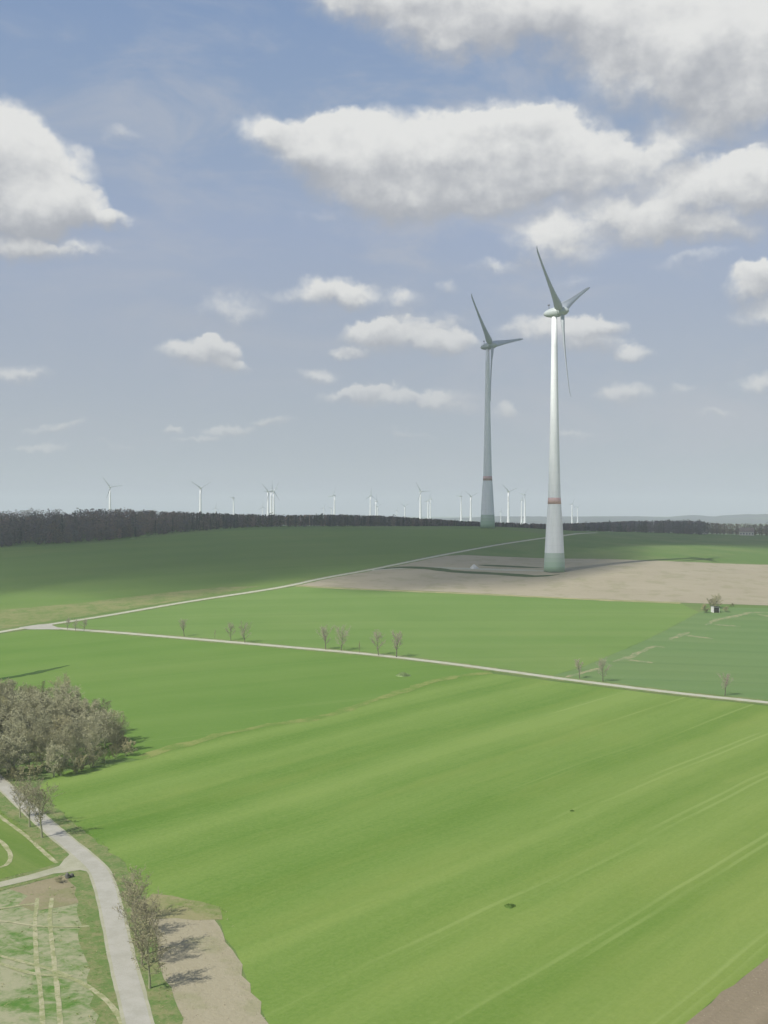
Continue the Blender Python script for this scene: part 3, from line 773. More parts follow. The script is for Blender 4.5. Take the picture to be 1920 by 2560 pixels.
# trees along the lane
LT = [(168, 1574, 30, 0, 'first of the three little brown trees beside the lane junction', 'L'), (189, 1577, 31, 2, 'middle of the three little brown trees beside the lane junction', 'L'), (210, 1578, 31, 0, 'last of the three little brown trees, farthest from the lane junction', 'L'),
      (461, 1591, 50, 3, 'slim bare tree standing alone on the lane right of the junction trio', 'L'), (537, 1597, 25, 0, 'smallest sapling on the lane left of two wispy trees', 'S'), (577, 1602, 46, 0, 'thin wispy tree between the smallest sapling and a wide bare tree', 'L'),
      (612, 1607, 54, 2, 'wide wispy bare tree at the right of the left lane group', 'L'),
      (815, 1624, 68, 1, 'tall faint bare tree first in the lane row of five', 'L'), (853, 1627, 65, 2, 'broad faint bare tree second in the lane row of five', 'L'), (898, 1632, 30, 0, 'short dark sapling in the middle of the lane row of five', 'S'),
      (946, 1639, 64, 0, 'round crowned bare tree fourth in the lane row of five', 'L'), (991, 1643, 75, 1, 'tallest bare tree at the right end of the lane row of five', 'L'),
      (1450, 1697, 55, 3, 'bare tree by the sandy corner at the tip of the bluish green field', 'L'), (1508, 1704, 60, 0, 'bare tree with sturdy dark trunk right of the sandy corner', 'L'), (1812, 1739, 64, 1, 'lone wispy bare tree far right along the lane', 'L')]
for px, py, hp, k, lab, kd in LT:
    p = at(px, py)
    tree((LS if kd == 'S' else LK)[0 if kd == 'S' else k], p, hp / F * p.y, rg.uniform(0, 6.28), lab, 'small trees along the lane', wx=1.25 if kd == 'L' else 1.0)
# hut and its bushes
ph = at(1788, 1531)
p = at(1762, 1532); tree(SK[0], p, 4.6, 1.0, 'rounded brown bush left of the small hut', None, 'shrub', 'shrub', 5.0, 1.2)
p = at(1795, 1524); tree(CK[1], p + Vector((0, 3, 0)), 7.2, 2.0, 'bare spreading tree hanging over the small hut', None, 'bare_tree', 'tree', 10.0, 1.35)
p = at(1788, 1522); tree(SK[1], p + Vector((-.5, 2.5, 0)), 5.2, 2.6, 'dense brown bush directly behind the small hut', None, 'shrub', 'shrub', 5.0, 1.35)
p = at(1812, 1530); tree(SK[1], p, 3.0, .3, 'low grey bush at the right of the small hut', None, 'shrub', 'shrub', 5.0, 1.5)
p = at(1830, 1516); tree(SK[0], p, 1.6, 4.0, 'low green shrub trailing right from the hut along the field edge', None, 'shrub', 'shrub', 5.0, 2.2)
p = at(145, 2206); tree(SK[1], p, 1.2, .5, 'low dry brush heap beside the boulders at the track corner', None, 'shrub', 'shrub', 5.0, 1.8)
# low tufts standing in the fields
def tuft(loc, w, h, mat, label, name='grass_tuft', cat='tuft', seed=1, n=160):
    r2 = random.Random(seed); vs, fs = [], []
    ph = [r2.uniform(0, 6.28) for _ in range(3)]
    nr, ns = 7, 22                                         # a low uneven mound of matted grass...
    vs.append(Vector((0, 0, h * .6)))
    for i in range(1, nr + 1):
        for k in range(ns):
            a = 2 * PI * k / ns; t = i / nr
            rr = w / 2 * t * (1 + .22 * math.sin(2 * a + ph[0]) + .15 * math.sin(3 * a + ph[1])) * r2.uniform(.93, 1.07)
            vs.append(Vector((rr * math.cos(a), rr * math.sin(a), h * .6 * (1 - t * t) * r2.uniform(.8, 1.15) - (.1 if i == nr else 0))))
    for k in range(ns): fs.append((0, 1 + k, 1 + (k + 1) % ns))
    for i in range(nr - 1):
        for k in range(ns):
            a = 1 + i * ns + k; b = 1 + i * ns + (k + 1) % ns
            fs.append((a, a + ns, b + ns, b))
    for _ in range(n):                                     # ...with stalks standing out of it
        a = r2.uniform(0, 6.28); t = math.sqrt(r2.random()); rr = t * w * .45
        b = Vector((rr * math.cos(a), rr * math.sin(a), h * .5 * (1 - t * t))); hh = h * r2.uniform(.25, .5)
        d = Vector((r2.uniform(-.6, .6), r2.uniform(-.6, .6), 1)).normalized(); s = Vector((math.cos(a * 3), math.sin(a * 3), 0)) * r2.uniform(.03, .08)
        i = len(vs); vs += [b - s, b + s, b + d * hh]; fs.append((i, i + 1, i + 2))
    o = mesh(name, vs, fs, mat); o.location = loc
    return tag(o, label, cat)
m_tuft = plain('rank_grass', C(100, 130, 56), .9, .1, .2, 2.0); m_tuft_p = plain('pale_grass', C(150, 172, 112), .9, .1, .2, 1.0)
tuft(at(1275, 2266), 1.9, .45, m_tuft, 'dark green weed tuft alone in the middle of the striped field', seed=2)
tuft(at(1430, 2028), .9, .35, m_tuft, 'tiny dark weed tuft higher up in the striped field', seed=3)
tuft(at(1008, 1690), 4.4, 1.6, m_tuft_p, 'pale green grass mound beside the yellowish margin below the lane', seed=4, n=420)

def scatter_line(pts, lo, hi, n, r2):
    P = spline(pts, 3.0); out = []
    for _ in range(n):
        i = r2.randrange(len(P) - 1); d = (P[i + 1] - P[i]).normalized()
        if P[i].y > 330 or P[i].y < 120: continue
        q = P[i].lerp(P[i + 1], r2.random()) + Vector((-d.y, d.x)) * (r2.uniform(lo, hi) * r2.choice((-1, 1)))
        out.append(q)
    return out
def scatter_poly(pts, n, r2, ymax=330):
    poly = [(p[0], p[1]) for p in pts]; xs = [p[0] for p in poly]; ys = [p[1] for p in poly]; out = []
    for _ in range(n):
        x = r2.uniform(min(xs), max(xs)); y = r2.uniform(min(ys), min(max(ys), ymax))
        if y > 125 and inside(poly, x, y): out.append(Vector((x, y)))
    return out
def grass_stuff():
    r2 = random.Random(41)
    jn = [at(100, 2196), at(120, 2150), at(180, 2120), at(262, 2130), at(280, 2215), at(215, 2215), at(150, 2190)]
    P = scatter_line(road_pts, 2.0, 5.4, 4200, r2) + scatter_line(side_pts[4:], 1.6, 2.8, 500, r2) + scatter_poly(left_lower, 1500, r2) + scatter_poly([at(352, 2275), at(385, 2235), at(480, 2250), at(560, 2268), at(590, 2335), at(535, 2292)], 500, r2)
    P = [p for p in P if not (inside([(q.x, q.y) for q in jn], p.x, p.y))]
    z = terrain([p.x for p in P], [p.y for p in P]); vs, fs, mi = [], [], []
    for p, zz in zip(P, z):
        if r2.random() < .4: continue
        k = r2.randrange(3); hh = r2.uniform(.06, .2)
        for _ in range(4):
            a = r2.uniform(0, 6.28); s = Vector((math.cos(a), math.sin(a), 0)) * r2.uniform(.05, .13)
            b = Vector((p.x + r2.uniform(-.2, .2), p.y + r2.uniform(-.2, .2), zz)); t = b + Vector((r2.uniform(-.35, .35), r2.uniform(-.35, .35), hh))
            i = len(vs); vs += [b - s, b + s, t]; fs.append((i, i + 1, i + 2)); mi.append(k)
    o = mesh('grass_tufts', vs, fs, [plain('tuft_green', C(128, 158, 80), .95, .05), plain('tuft_dry', C(188, 184, 134), .95, .05), plain('tuft_olive', C(158, 170, 104), .95, .05)])
    o.data.polygons.foreach_set('material_index', mi)
    tag(o, 'loose tufts of rough grass along the road verges and in the worn field', 'grass', kind='stuff')
grass_stuff()
def clod_stuff():
    r2 = random.Random(43)
    P = scatter_poly(fallow_poly, 5200, r2) + scatter_poly([at(1725, 2560), at(1920, 2405), at(2100, 2260), at(2100, 2640), at(1700, 2640)], 2600, r2)
    z = terrain([p.x for p in P], [p.y for p in P]); vs, fs = [], []
    for p, zz in zip(P, z):
        s = r2.uniform(.05, .13); i = len(vs); c = Vector((p.x, p.y, zz + .03))
        vs += [c + Vector((s * r2.uniform(.6, 1.2), 0, 0)), c + Vector((-s * .6, s * r2.uniform(.6, 1.1), 0)), c + Vector((-s * .7, -s * r2.uniform(.6, 1.1), 0)), c + Vector((r2.uniform(-.3, .3) * s, r2.uniform(-.3, .3) * s, s * r2.uniform(.5, 1.1)))]
        fs += [(i, i + 1, i + 3), (i + 1, i + 2, i + 3), (i + 2, i, i + 3)]
    tag(mesh('soil_clods', vs, fs, plain('clod_soil', C(186, 176, 150), .97, .05, .25, .5)), 'crumbly soil clods strewn over the fallow strip and the ploughed corner', 'soil', kind='stuff')
clod_stuff()

# ------------------------------------------------------------------ hut, houses, boulders, heap
def hut(loc, rz):
    rt = empty('hut', loc, rz)
    tag(rt, 'small field hut with pale side wall and a front coloured dark for shade, under a tree', 'hut')
    m_pale = plain('pale_render', (.62, .62, .58, 1), .9, .1, .2, 1.5); m_dark = plain('shade_dark_front', (.05, .05, .04, 1), .9, .1, .4, 2.0)  # front panels coloured dark to stand for the hut's shaded face
    m_roof = plain('roof_felt', (.13, .12, .11, 1), .9, .1, .3, 1.0)
    w, d, h = 3.0, 2.6, 3.0
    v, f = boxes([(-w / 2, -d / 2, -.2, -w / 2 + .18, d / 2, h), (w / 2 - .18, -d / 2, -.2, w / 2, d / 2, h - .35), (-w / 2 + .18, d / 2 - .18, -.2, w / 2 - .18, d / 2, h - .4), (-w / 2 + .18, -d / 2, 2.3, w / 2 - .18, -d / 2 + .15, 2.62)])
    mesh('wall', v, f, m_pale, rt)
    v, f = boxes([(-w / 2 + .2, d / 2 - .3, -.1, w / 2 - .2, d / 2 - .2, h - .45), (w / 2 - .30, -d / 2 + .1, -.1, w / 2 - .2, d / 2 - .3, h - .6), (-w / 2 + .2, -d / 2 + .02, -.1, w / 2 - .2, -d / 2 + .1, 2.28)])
    mesh('shade_front', v, f, m_dark, rt)
    vs = [(-w / 2 - .3, -d / 2 - .35, h + .02), (w / 2 + .3, -d / 2 - .35, h - .33), (w / 2 + .3, d / 2 + .3, h - .33), (-w / 2 - .3, d / 2 + .3, h + .02)]
    vs += [(x, y, z + .16) for x, y, z in vs]
    mesh('roof', vs, [(3, 2, 1, 0), (4, 5, 6, 7), (0, 1, 5, 4), (1, 2, 6, 5), (2, 3, 7, 6), (3, 0, 4, 7)], m_roof, rt)
hut(ph, math.radians(13))
m_wallw = plain('house_render', (.62, .58, .50, 1), .9, .1, .15, .4); m_tile = plain('house_tiles', (.30, .24, .20, 1), .9, .1, .25, .6); m_glass = plain('window_glass', (.05, .06, .07, 1), .2, .5)
def house(loc, rz, w, d, h, rh, label):
    rt = empty('farmhouse', loc, rz); tag(rt, label, 'house')
    vs = [(-w/2, -d/2, -1), (w/2, -d/2, -1), (w/2, d/2, -1), (-w/2, d/2, -1), (-w/2, -d/2, h), (w/2, -d/2, h), (w/2, d/2, h), (-w/2, d/2, h), (-w/2, 0, h + rh), (w/2, 0, h + rh)]
    mesh('wall', vs, [(0, 1, 5, 4), (2, 3, 7, 6), (1, 2, 6, 9, 5), (3, 0, 4, 8, 7)], m_wallw, rt)
    e = .4; k = rh / (d / 2)
    for sg in (-1, 1):
        y0 = sg * (d / 2 + e); z0 = h - e * k
        a = [(-w/2 - e, y0, z0 + .05), (w/2 + e, y0, z0 + .05), (w/2 + e, 0, h + rh + .05), (-w/2 - e, 0, h + rh + .05)]
        a += [(x, y, z + .2) for x, y, z in a]
        q = mesh('roof', a, [(3, 2, 1, 0), (4, 5, 6, 7), (0, 1, 5, 4), (1, 2, 6, 5), (2, 3, 7, 6), (3, 0, 4, 7)], m_tile, rt)
    nwin = max(2, int(w / 3))
    for i in range(nwin):
        x = -w / 2 + (i + .5) * w / nwin
        v, f = boxes([(x - .55, -d / 2 - .04, 1.0, x + .55, -d / 2 + .05, 2.3)])
        mesh('window', v, f, m_glass, rt)
house(at_depth(1756, 1330) + Vector((0, 0, .2)), .5, 8, 6, 3.2, 2.6, 'small pale farmhouse at the right end of the dark wood')
house(at_depth(1866, 1330) + Vector((0, 0, .2)), -.2, 15, 9, 4.0, 4.0, 'larger pale farmhouse among brown trees near the right edge')
def boulder(loc, s, seed, label):
    r2 = random.Random(seed)
    bm = bmesh.new(); bmesh.ops.create_icosphere(bm, subdivisions=3, radius=1)
    offs = [(rand_dir(r2), r2.uniform(.6, .98)) for _ in range(14)]
    for v in bm.verts:
        for d, k in offs:
            t = v.co.dot(d)
            if t > k: v.co -= d * (t - k) * .85
        v.co = Vector((v.co.x * s[0], v.co.y * s[1], v.co.z * s[2])) + rand_dir(r2) * .02
    me = bpy.data.meshes.new('boulder'); bm.to_mesh(me); bm.free()
    o = link_mesh('boulder', me, m_stone); o.location = loc + Vector((0, 0, s[2] * .6))
    tag(o, label, 'boulder')
m_stone = plain('dark_stone', (.13, .13, .115, 1), .9, .1, .45, 2.5)
boulder(at(169, 2196), (.48, .42, .62), 3, 'taller dark grey boulder at the corner of the side track and the road')
boulder(at(179, 2193), (.40, .38, .42), 4, 'smaller dark boulder leaning against the right of the taller one')
def heap(loc):
    r2 = random.Random(9); vs, fs = [(0, 0, 2.5)], []
    nr, ns = 9, 26
    for i in range(1, nr + 1):
        for k in range(ns):
            a = 2 * PI * k / ns; t = i / nr
            rr = 2.7 * t * (1 + .10 * math.sin(3 * a + 1) + r2.uniform(-.04, .04)); z = 2.5 * (1 - t ** 1.25) + r2.uniform(-.07, .07) - (.25 if i == nr else 0)
            vs.append((rr * math.cos(a), rr * math.sin(a) * .85, z))
    for k in range(ns): fs.append((0, 1 + k, 1 + (k + 1) % ns))
    for i in range(nr - 1):
        for k in range(ns):
            a = 1 + i * ns + k; b = 1 + i * ns + (k + 1) % ns
            fs.append((a, a + ns, b + ns, b))
    o = mesh('gravel_heap', vs, fs, plain('white_gravel', (.58, .57, .53, 1), .95, .1, .3, 3.0)); o.location = loc
    tag(o, 'pale gravel heap beside the access track left of the nearest turbine', 'heap')
heap(at(1185, 1421))

# ------------------------------------------------------------------ forests
def forest(name, label, u0, u1, base_fn, top_fn, depth, count, seed, conifer, tones):
    r2 = random.Random(seed)
    vs, fs, tone = [], [], []
    def quad(c, a, b, t):
        i = len(vs)
        vs.extend([tuple(c - a - b), tuple(c + a - b), tuple(c + a + b), tuple(c - a + b)])
        fs.append((i, i + 1, i + 2, i + 3)); tone.append(t)
    for _ in range(count):
        u = r2.uniform(u0, u1)
        d0 = base_fn(u)
        q = r2.random() ** 1.3
        d = d0 + q * depth
        x = u * d; g = H(x, d)
        ztop = (1280 - top_fn(960 + u * F)) / F * d
        hmax = ztop - g
        hh = min(hmax, r2.uniform(13, 22)) if q > .06 else min(hmax, r2.uniform(6, 15))
        if hh < 4.5: hh = 4.5
        hh *= r2.uniform(.86, 1.0) + .02 * math.sin(x * .05) + .03 * math.sin(x * .021 + 1)
        if r2.random() < .02: hh *= r2.uniform(1.05, 1.2)
        is_con = r2.random() < conifer(u)
        base = tones[2] if is_con else tones[0 if r2.random() < .6 else 1]
        k = r2.uniform(.82, 1.2)
        pt = .5 + .5 * math.sin(x * .017 + d * .011) * math.sin(x * .043 - d * .023 + 2)      # stands of different age and kind
        k *= .76 + .36 * pt
        tn = tuple(min(1, c * k * r2.uniform(.92, 1.08) * w_) for c, w_ in zip(base, (1 + .28 * pt, 1 + .08 * pt, 1 - .12 * pt)))
        tb = tuple(c * .8 for c in tones[3])
        w = hh * (r2.uniform(.13, .18) if is_con else r2.uniform(.26, .42))
        tube_v, tube_f = [], []
        tube(tube_v, tube_f, Vector((x, d, g - .5)), Vector((x, d, g + hh * .6)), .22, .1, 4)
        b0 = len(vs); vs.extend(tube_v); fs.extend([tuple(i + b0 for i in f) for f in tube_f]); tone.extend([tb] * len(tube_f))
        n = 74 if is_con else 112
        for _k in range(n):
            if is_con:
                t = r2.random() ** .8; rr = w * (1 - t) * math.sqrt(r2.random()); z = hh * (.08 + .92 * t)
            else:
                t = r2.uniform(-1, 1); rr = w * math.sqrt(max(0, 1 - t * t)) * math.sqrt(r2.random()); z = hh * (.54 + .45 * t)
                if r2.random() < .2: z *= .5
            a = r2.uniform(0, 6.28)
            c = Vector((x + rr * math.cos(a), d + rr * math.sin(a), g + z))
            dv = (rand_dir(r2) + Vector((0, 0, .25 if not is_con else 0))).normalized()
            pv = dv.orthogonal().normalized()
            s = r2.uniform(.3, .62) * (1.0 if not is_con else .8)
            quad(c, dv * s, pv * s * r2.uniform(.35, .8), tn)
    me = bpy.data.meshes.new(name); me.from_pydata(vs, [], fs); me.update()
    at_ = me.color_attributes.new('tone', 'FLOAT_COLOR', 'CORNER')
    arr = np.ones((len(me.loops), 4), np.float32)
    arr[:, :3] = np.repeat(np.array(tone, np.float32), [len(f) for f in fs], axis=0)
    at_.data.foreach_set('color', arr.ravel())
    m, nt, b = new_mat(name + '_foliage', .95, .05)
    nt.l.new(nt.new('ShaderNodeVertexColor', layer_name='tone').outputs[0], b.inputs['Base Color'])
    o = link_mesh(name, me, m)
    return tag(o, label, 'forest', kind='stuff')
TX = [-500, 0, 60, 80, 140, 160, 240, 500, 600, 700, 850, 950, 1050, 1150, 1240, 1320, 1500]
TY = [1262, 1267, 1267, 1259, 1258, 1268, 1271, 1279, 1283, 1287, 1285, 1289, 1296, 1302, 1306, 1311, 1311]
BX = [-.55, -.31, -.233, -.2, -.168, -.12, 0, .06, .14]
BD = [880, 895, 915, 950, 985, 1030, 1075, 1085, 1110]
forest('forest', 'dark leafless forest with scattered conifers along the left skyline', -.5, .135, lambda u: float(np.interp(u, BX, BD)) + 4, lambda p: float(np.interp(p, TX, TY)), 210, 2700, 4,
       lambda u: .55 if -.19 < u < .12 and u > -.16 else .12, ((.12, .115, .12), (.16, .138, .122), (.055, .07, .062), (.11, .10, .09)))
TX2 = [1200, 1320, 1400, 1500, 1600, 1750, 1775, 1800, 1830, 2200]
TY2 = [1312, 1311, 1308, 1304, 1302, 1301, 1306, 1308, 1309, 1310]
forest('forest', 'dark wood along the skyline right of the nearest turbine', .098, .262, lambda u: 1235 + 250 * max(0, u - .1), lambda p: float(np.interp(p, TX2, TY2)), 160, 800, 6, lambda u: .4, ((.12, .118, .128), (.15, .135, .13), (.06, .078, .07), (.10, .09, .08)))
forest('forest', 'lighter brown trees around the farmhouses at the right edge', .256, .5, lambda u: 1345.0, lambda p: float(np.interp(p, TX2, TY2)), 120, 420, 8, lambda u: .08, ((.17, .145, .115), (.20, .17, .14), (.04, .05, .035), (.1, .09, .07)))
# pale brush on the rim of the forest
tuft(at(362, 1342), 7.0, 2.2, m_tuft_p, 'pale dry brush at the foot of the dark forest', 'dry_brush', 'brush', 14, 200)
tuft(at(335, 1347), 6.0, 1.8, m_tuft_p, 'second patch of pale dry brush farther left at the forest foot', 'dry_brush', 'brush', 15, 200)

# ------------------------------------------------------------------ sun, unseen cloud added to shade the hill, haze, sky
el = math.radians(SUN_EL); hd = math.radians(SUN_HEAD)
to_sun = Vector((-math.sin(hd) * math.cos(el), -math.cos(hd) * math.cos(el), math.sin(el)))
sd = bpy.data.lights.new('sun', 'SUN'); sd.energy = 5.0; sd.angle = math.radians(.55); sd.color = (1.0, .965, .90)
so = bpy.data.objects.new('sun', sd); COL.objects.link(so)
so.rotation_euler = to_sun.to_track_quat('Z', 'Y').to_euler()

def cloud(shade_poly, alt, thick, soft, dens, seed, label):
    """an unseen cloud slab shaped for its shade: its footprint is where it must float to shade the given patch of land"""
    cx = sum(p[0] for p in shade_poly) / len(shade_poly); cy = sum(p[1] for p in shade_poly) / len(shade_poly)
    zg = H(cx, cy)
    k = (alt - zg) / to_sun.z
    sh = Vector((to_sun.x * k, to_sun.y * k))
    P = [Vector((p[0] + sh.x, p[1] + sh.y)) for p in shade_poly]
    xs = [p.x for p in P]; ys = [p.y for p in P]
    h = 14.0
    nx = int((max(xs) - min(xs)) / h) + 3; ny = int((max(ys) - min(ys)) / h) + 3
    x0 = min(xs) - h; y0 = min(ys) - h
    X, Y = np.meshgrid(x0 + h * np.arange(nx), y0 + h * np.arange(ny))
    dist = np.full(X.shape, 1e9); ins = np.zeros(X.shape, bool)
    n = len(P)
    for i in range(n):
        a, b = P[i], P[(i + 1) % n]
        ex, ey = b.x - a.x, b.y - a.y
        t = np.clip(((X - a.x) * ex + (Y - a.y) * ey) / (ex * ex + ey * ey), 0, 1)
        dist = np.minimum(dist, np.hypot(X - a.x - t * ex, Y - a.y - t * ey))
        c = ((a.y > Y) != (b.y > Y))
        with np.errstate(divide='ignore', invalid='ignore'):
            c &= X < (b.x - a.x) * (Y - a.y) / (b.y - a.y) + a.x
        ins ^= c
    dist = np.where(ins, dist, 0)
    r2 = np.random.RandomState(seed)
    ns = np.zeros(X.shape)
    for q in range(5):
        f = 2 ** q / 260.0
        for _ in range(3):
            an = r2.uniform(0, 6.28); ns += np.sin((X * np.cos(an) + Y * np.sin(an)) * f * 6.28 + r2.uniform(0, 6.28)) * .33 / (1.5 ** q)
    e = np.clip(dist / soft + .16 * ns * (dist > 0), 0, 1); e = e * e * (3 - 2 * e)
    T = thick * e * (1 + .16 * ns)
    T = np.where(dist > 0, np.maximum(T, .5), 0.0)
    idx = {}
    vs, fs = [], []
    for j in range(ny):
        for i in range(nx):
            if T[j, i] > 0:
                idx[(i, j)] = len(vs)
                vs.append((X[j, i], Y[j, i], alt + T[j, i])); vs.append((X[j, i], Y[j, i], alt - .12 * T[j, i]))
    cells = set()
    for j in range(ny - 1):
        for i in range(nx - 1):
            c = [(i, j), (i + 1, j), (i + 1, j + 1), (i, j + 1)]
            if all(q in idx for q in c): cells.add((i, j))
    for (i, j) in cells:
        c = [idx[(i, j)], idx[(i + 1, j)], idx[(i + 1, j + 1)], idx[(i, j + 1)]]
        fs.append(tuple(c)); fs.append(tuple(q + 1 for q in c[::-1]))
        for (di, dj, a, b) in ((0, -1, 0, 1), (1, 0, 1, 2), (0, 1, 2, 3), (-1, 0, 3, 0)):
            if (i + di, j + dj) not in cells:
                fs.append((c[b], c[a], c[a] + 1, c[b] + 1))
    m = bpy.data.materials.new('cloud_vapour'); m.use_nodes = True
    t = m.node_tree; t.nodes.remove(t.nodes['Principled BSDF'])
    v = t.nodes.new('ShaderNodeVolumePrincipled')
    v.inputs['Color'].default_value = (.98, .98, 1, 1); v.inputs['Density'].default_value = dens; v.inputs['Anisotropy'].default_value = .6
    t.links.new(v.outputs[0], t.nodes['Material Output'].inputs['Volume'])
    o = mesh('cloud', vs, fs, m)
    return tag(o, label, 'cloud', kind='structure')
def gp(*pts): return [tuple(ad(x, y)[:2]) for x, y in pts]
c1 = gp((-350, 1330), (-60, 1305), (0, 1305), (120, 1322), (330, 1308), (500, 1284), (600, 1272), (660, 1296), (760, 1304), (860, 1290), (960, 1290), (1130, 1284), (1260, 1256), (1315, 1224), (1260, 1196), (1360, 1186), (1500, 1182), (1590, 1184))
c1 += [tuple(at_depth(1920, 930)[:2]), tuple(at_depth(2200, 960)[:2]), tuple(at_depth(2300, 1400)[:2]), tuple(at_depth(1300, 1500)[:2]), tuple(at_depth(-300, 1450)[:2]), tuple(at_depth(-600, 1000)[:2])]
cloud(c1, 1000, 150, 60, .0115, 21, 'broad unseen cumulus bank shaped to shade the hillside and forest')  # added out of view, outline cut from the shade wanted on the ground

hz = bpy.data.materials.new('haze'); hz.use_nodes = True
t = hz.node_tree; t.nodes.remove(t.nodes['Principled BSDF'])
v = t.nodes.new('ShaderNodeVolumePrincipled')
v.inputs['Color'].default_value = (.89, .925, 1.0, 1); v.inputs['Density'].default_value = 1.3e-4; v.inputs['Anisotropy'].default_value = .05
t.links.new(v.outputs[0], t.nodes['Material Output'].inputs['Volume'])
vv, ff = boxes([(-9500, -2600, -90, 9500, 17500, 215)])
o = mesh('haze', vv, ff, hz)
tag(o, 'thin even summer haze over the whole landscape', 'haze', kind='stuff')

# --- sky
w = bpy.data.worlds.new('World'); scene.world = w; w.use_nodes = True
wt = NT(w.node_tree)
bg = wt.n['Background']
STR = .145
sky = wt.new('ShaderNodeTexSky', sky_type='NISHITA')
sky.sun_disc = False; sky.sun_elevation = el; sky.sun_rotation = PI + hd
sky.altitude = 100; sky.air_density = 1.0; sky.dust_density = .55; sky.ozone_density = 2.2
bg.inputs['Strength'].default_value = STR
dirv = wt.new('ShaderNodeTexCoord').outputs['Generated']
dx, dy, dz = wt.sep(dirv)
az = wt.math('ARCTAN2', dx, dy); elv = wt.math('ARCSINE', dz)
P0 = wt.comb(az, elv, 0.0)
wa = wt.noise(dirv, 16, 4, .55, color=True)
wb = wt.noise(dirv, 55, 4, .6, color=True)
P1 = wt.vec('MULTIPLY_ADD', wt.vec('SUBTRACT', wa, (.5, .5, .5)), (.055, .035, 0), P0)
P1 = wt.vec('MULTIPLY_ADD', wt.vec('SUBTRACT', wb, (.5, .5, .5)), (.020, .016, 0), P1)
BL = [  # cloud puffs on the 1659 px picture: x, y, half width, half height, body
    (1000, 10, 330, 110, .85), (1270, 50, 270, 140, .9), (1470, 150, 300, 150, .85), (1620, 70, 230, 170, .8), (1600, 230, 190, 100, .7), (780, -10, 240, 60, .6), (960, 90, 170, 70, .5),
    (690, 340, 190, 95, .8), (870, 350, 270, 125, .95), (1070, 335, 230, 130, .95), (1210, 340, 150, 105, .8), (900, 430, 270, 65, .6), (1110, 425, 230, 70, .6), (590, 285, 120, 50, .45), (1350, 390, 170, 80, .5),
    (1045, 272, 90, 50, .6), (1130, 268, 70, 45, .6), (760, 275, 90, 50, .4),
    (1570, 430, 190, 100, .75), (1500, 505, 160, 40, .5), (1640, 390, 110, 70, .5), (1410, 470, 130, 60, .4),
    (1430, 330, 190, 70, .42), (1310, 480, 170, 55, .42), (1230, 610, 90, 24, .22), (700, 470, 120, 22, .2), (930, 700, 160, 30, .22), (600, 640, 90, 30, .18), (1500, 560, 120, 26, .24), (1200, 535, 140, 70, .55), (1070, 582, 100, 24, .35),
    (10, 330, 120, 120, .9), (60, 410, 180, 120, .9), (0, 480, 200, 90, .8), (140, 460, 140, 65, .65), (240, 478, 85, 32, .6), (40, 552, 130, 38, .65), (170, 545, 110, 26, .35),
    (700, 635, 85, 48, .75), (770, 648, 70, 34, .4), (862, 665, 62, 40, .36), (515, 675, 110, 40, .34),
    (425, 765, 115, 40, .8), (470, 752, 60, 32, .7), (510, 785, 58, 22, .6),
    (870, 738, 170, 52, .7), (965, 748, 95, 40, .65), (800, 722, 95, 34, .55), (745, 765, 55, 20, .5),
    (1220, 715, 165, 48, .65), (1300, 700, 80, 34, .55), (1375, 768, 78, 26, .65), (1290, 748, 120, 30, .45),
    (780, 868, 115, 34, .75), (785, 850, 55, 24, .6), (905, 872, 95, 26, .6), (970, 862, 95, 26, .35), (1010, 882, 70, 20, .32),
    (1350, 858, 75, 38, .65), (1485, 842, 50, 24, .34), (1640, 838, 70, 36, .5), (1630, 622, 85, 58, .9), (1645, 590, 70, 36, .7), (1650, 680, 80, 36, .45),
    (505, 935, 85, 24, .62), (605, 914, 70, 22, .5), (125, 924, 64, 20, .62), (380, 931, 40, 14, .55), (690, 812, 68, 24, .5), (45, 812, 100, 24, .45), (85, 970, 48, 16, .5), (1105, 897, 46, 24, .5), (430, 952, 70, 14, .42), (1240, 955, 80, 16, .4), (1560, 900, 70, 20, .45), (880, 940, 70, 14, .38), (250, 975, 70, 12, .36), (255, 305, 55, 24, .28), (970, 625, 45, 22, .3),
]
Sm = None; Tm = None
for (bx, by, rx, ry, I) in BL:
    X = (bx * S - 960) / F; Z = (1280 - by * S) / F
    ca = math.atan(X); ce = math.atan2(Z, math.sqrt(1 + X * X))
    ir = F / (rx * S) / (1 + X * X) ** -.5 * 1.0; iy = F / (ry * S)
    v = wt.vec('MULTIPLY_ADD', P1, (ir, iy, 0), (-ca * ir, -ce * iy, 0))
    wgt = wt.math('MULTIPLY_ADD', wt.vec('LENGTH', v), -I, I, clamp=True)
    Sm = wgt if Sm is None else wt.math('ADD', Sm, wgt)
    tt = wt.math('MULTIPLY', wt.vec('DOT_PRODUCT', v, (0, 1, 0)), wgt)
    Tm = tt if Tm is None else wt.math('ADD', Tm, tt)
hrel = wt.math('DIVIDE', Tm, wt.math('ADD', Sm, .02))                    # -1 at the flat base, +1 at the top
def fbm(off, sc, det=6):
    return wt.noise(wt.vec('ADD', wt.vec('MULTIPLY', P0, (1, 1.35, 1)), off), sc, det, .58, '2D')
N1 = fbm((0, 0, 0), 24); N2 = fbm((5, 2, 0), 70)
N1o = fbm((-.014, .024, 0), 24, 4); N2o = fbm((5 - .004, 2 + .007, 0), 70, 6)
gate = wt.math('MULTIPLY', Sm, 3.0, clamp=True)
lowel = wt.rng(elv, .02, .2, 1.0, 0.0)
nz = wt.math('ADD', wt.math('MULTIPLY', wt.math('SUBTRACT', N1, .5), .62), wt.math('MULTIPLY', wt.math('SUBTRACT', N2, .5), .26))
D = wt.math('MULTIPLY_ADD', nz, gate, Sm)
soft = wt.rng(hrel, -.5, .45, .85, .34)
mask = wt.rng(D, .02, wt.math('ADD', soft, .02))
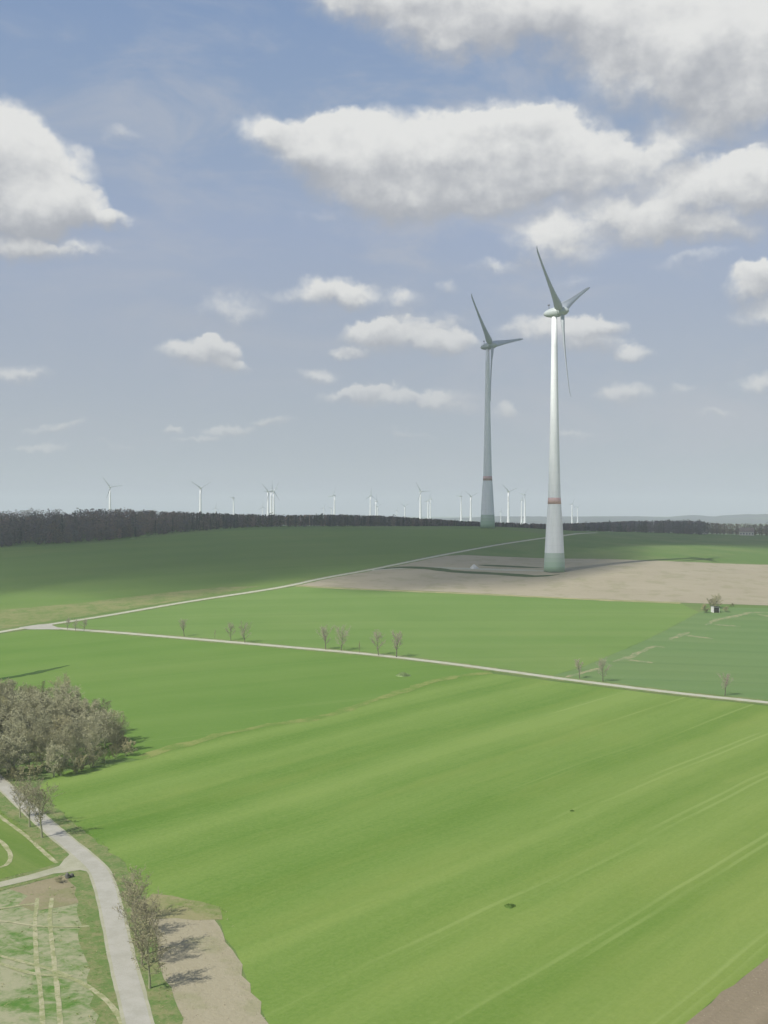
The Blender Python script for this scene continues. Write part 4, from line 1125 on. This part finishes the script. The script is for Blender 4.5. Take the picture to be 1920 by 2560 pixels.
# cloud cover elsewhere in the sky, outside the field of view
N3 = wt.noise(dirv, 3.4, 7, .58)
outw = wt.math('MAXIMUM', wt.rng(wt.math('ABSOLUTE', az), .42, .6), wt.rng(elv, .46, .62))
mask2 = wt.math('MULTIPLY', wt.math('MULTIPLY', wt.rng(N3, .50, .64), outw), wt.rng(dz, .02, .12))
mask = wt.math('MAXIMUM', mask, mask2)
relief = wt.math('ADD', wt.math('MULTIPLY', wt.math('SUBTRACT', N1, N1o), .75), wt.math('MULTIPLY', wt.math('SUBTRACT', N2, N2o), .14))
lum = wt.math('ADD', wt.math('MULTIPLY_ADD', hrel, 1.15, .56), relief)
lum = wt.rng(lum, 0.0, 1.0)
def sk(r, g, b): return (lin(r) / STR, lin(g) / STR, lin(b) / STR, 1)
ccol = wt.mix(lum, sk(170, 173, 180), sk(230, 230, 228))
ccol = wt.mix(wt.rng(elv, .0, .20, .55, 0.0), ccol, sk(190, 192, 196))
mask = wt.math('MULTIPLY', mask, wt.rng(elv, .01, .20, .55, .97))
skyc = wt.new('ShaderNodeHueSaturation')
skyc.inputs['Saturation'].default_value = 1.0; skyc.inputs['Value'].default_value = 1.0
wt.l.new(sky.outputs[0], skyc.inputs['Color'])
veil = wt.new('ShaderNodeValToRGB')
for pos_, c_ in ((0.0, sk(173, 180, 189)), (.10, sk(171, 179, 190)), (.20, sk(165, 175, 192)), (.32, sk(154, 168, 194)), (.44, sk(139, 159, 189)), (.56, sk(125, 149, 186)), (1.0, sk(90, 120, 168))):
    e_ = veil.color_ramp.elements[0] if pos_ == 0 else (veil.color_ramp.elements[-1] if pos_ == 1.0 else veil.color_ramp.elements.new(pos_))
    e_.color = c_
wt.l.new(wt.math('DIVIDE', elv, .70), veil.inputs['Fac'])     # thin high haze: pale low down, clearer overhead
skyv = wt.mix(.97, skyc.outputs[0], veil.outputs[0])
ci = wt.noise(wt.comb(az, wt.math('MULTIPLY', elv, 2.6), 2.0), 7.0, 6, .62, dist=.5)        # thin veil cloud
ci = wt.math('MULTIPLY', wt.rng(ci, .42, .72), wt.rng(wt.math('ADD', wt.math('MULTIPLY', az, .7), elv), -.12, .34, .25, .75))
ci = wt.math('MULTIPLY', ci, wt.rng(elv, .30, .40, 1.0, .55))
skyv = wt.mix(ci, skyv, sk(182, 186, 195))
final = wt.mix(mask, skyv, ccol)
wt.l.new(final, bg.inputs['Color'])
w.cycles.sampling_method = 'MANUAL'; w.cycles.sample_map_resolution = 512

# ------------------------------------------------------------------ camera and render settings
cd = bpy.data.cameras.new('camera'); cam = bpy.data.objects.new('camera', cd); COL.objects.link(cam)
cd.sensor_fit = 'VERTICAL'; cd.sensor_height = 24; cd.lens = 24 * F / 2560
cd.clip_start = .5; cd.clip_end = 60000
cam.location = (0, 0, 0); cam.rotation_euler = (PI / 2, 0, 0)
scene.camera = cam
scene.view_settings.view_transform = 'Standard'; scene.view_settings.look = 'None'
scene.view_settings.exposure = EXPOSURE; scene.view_settings.gamma = 1
cy = scene.cycles
cy.max_bounces = 5; cy.diffuse_bounces = 2; cy.glossy_bounces = 2; cy.transmission_bounces = 2; cy.volume_bounces = 2; cy.transparent_max_bounces = 12
cy.use_denoising = True
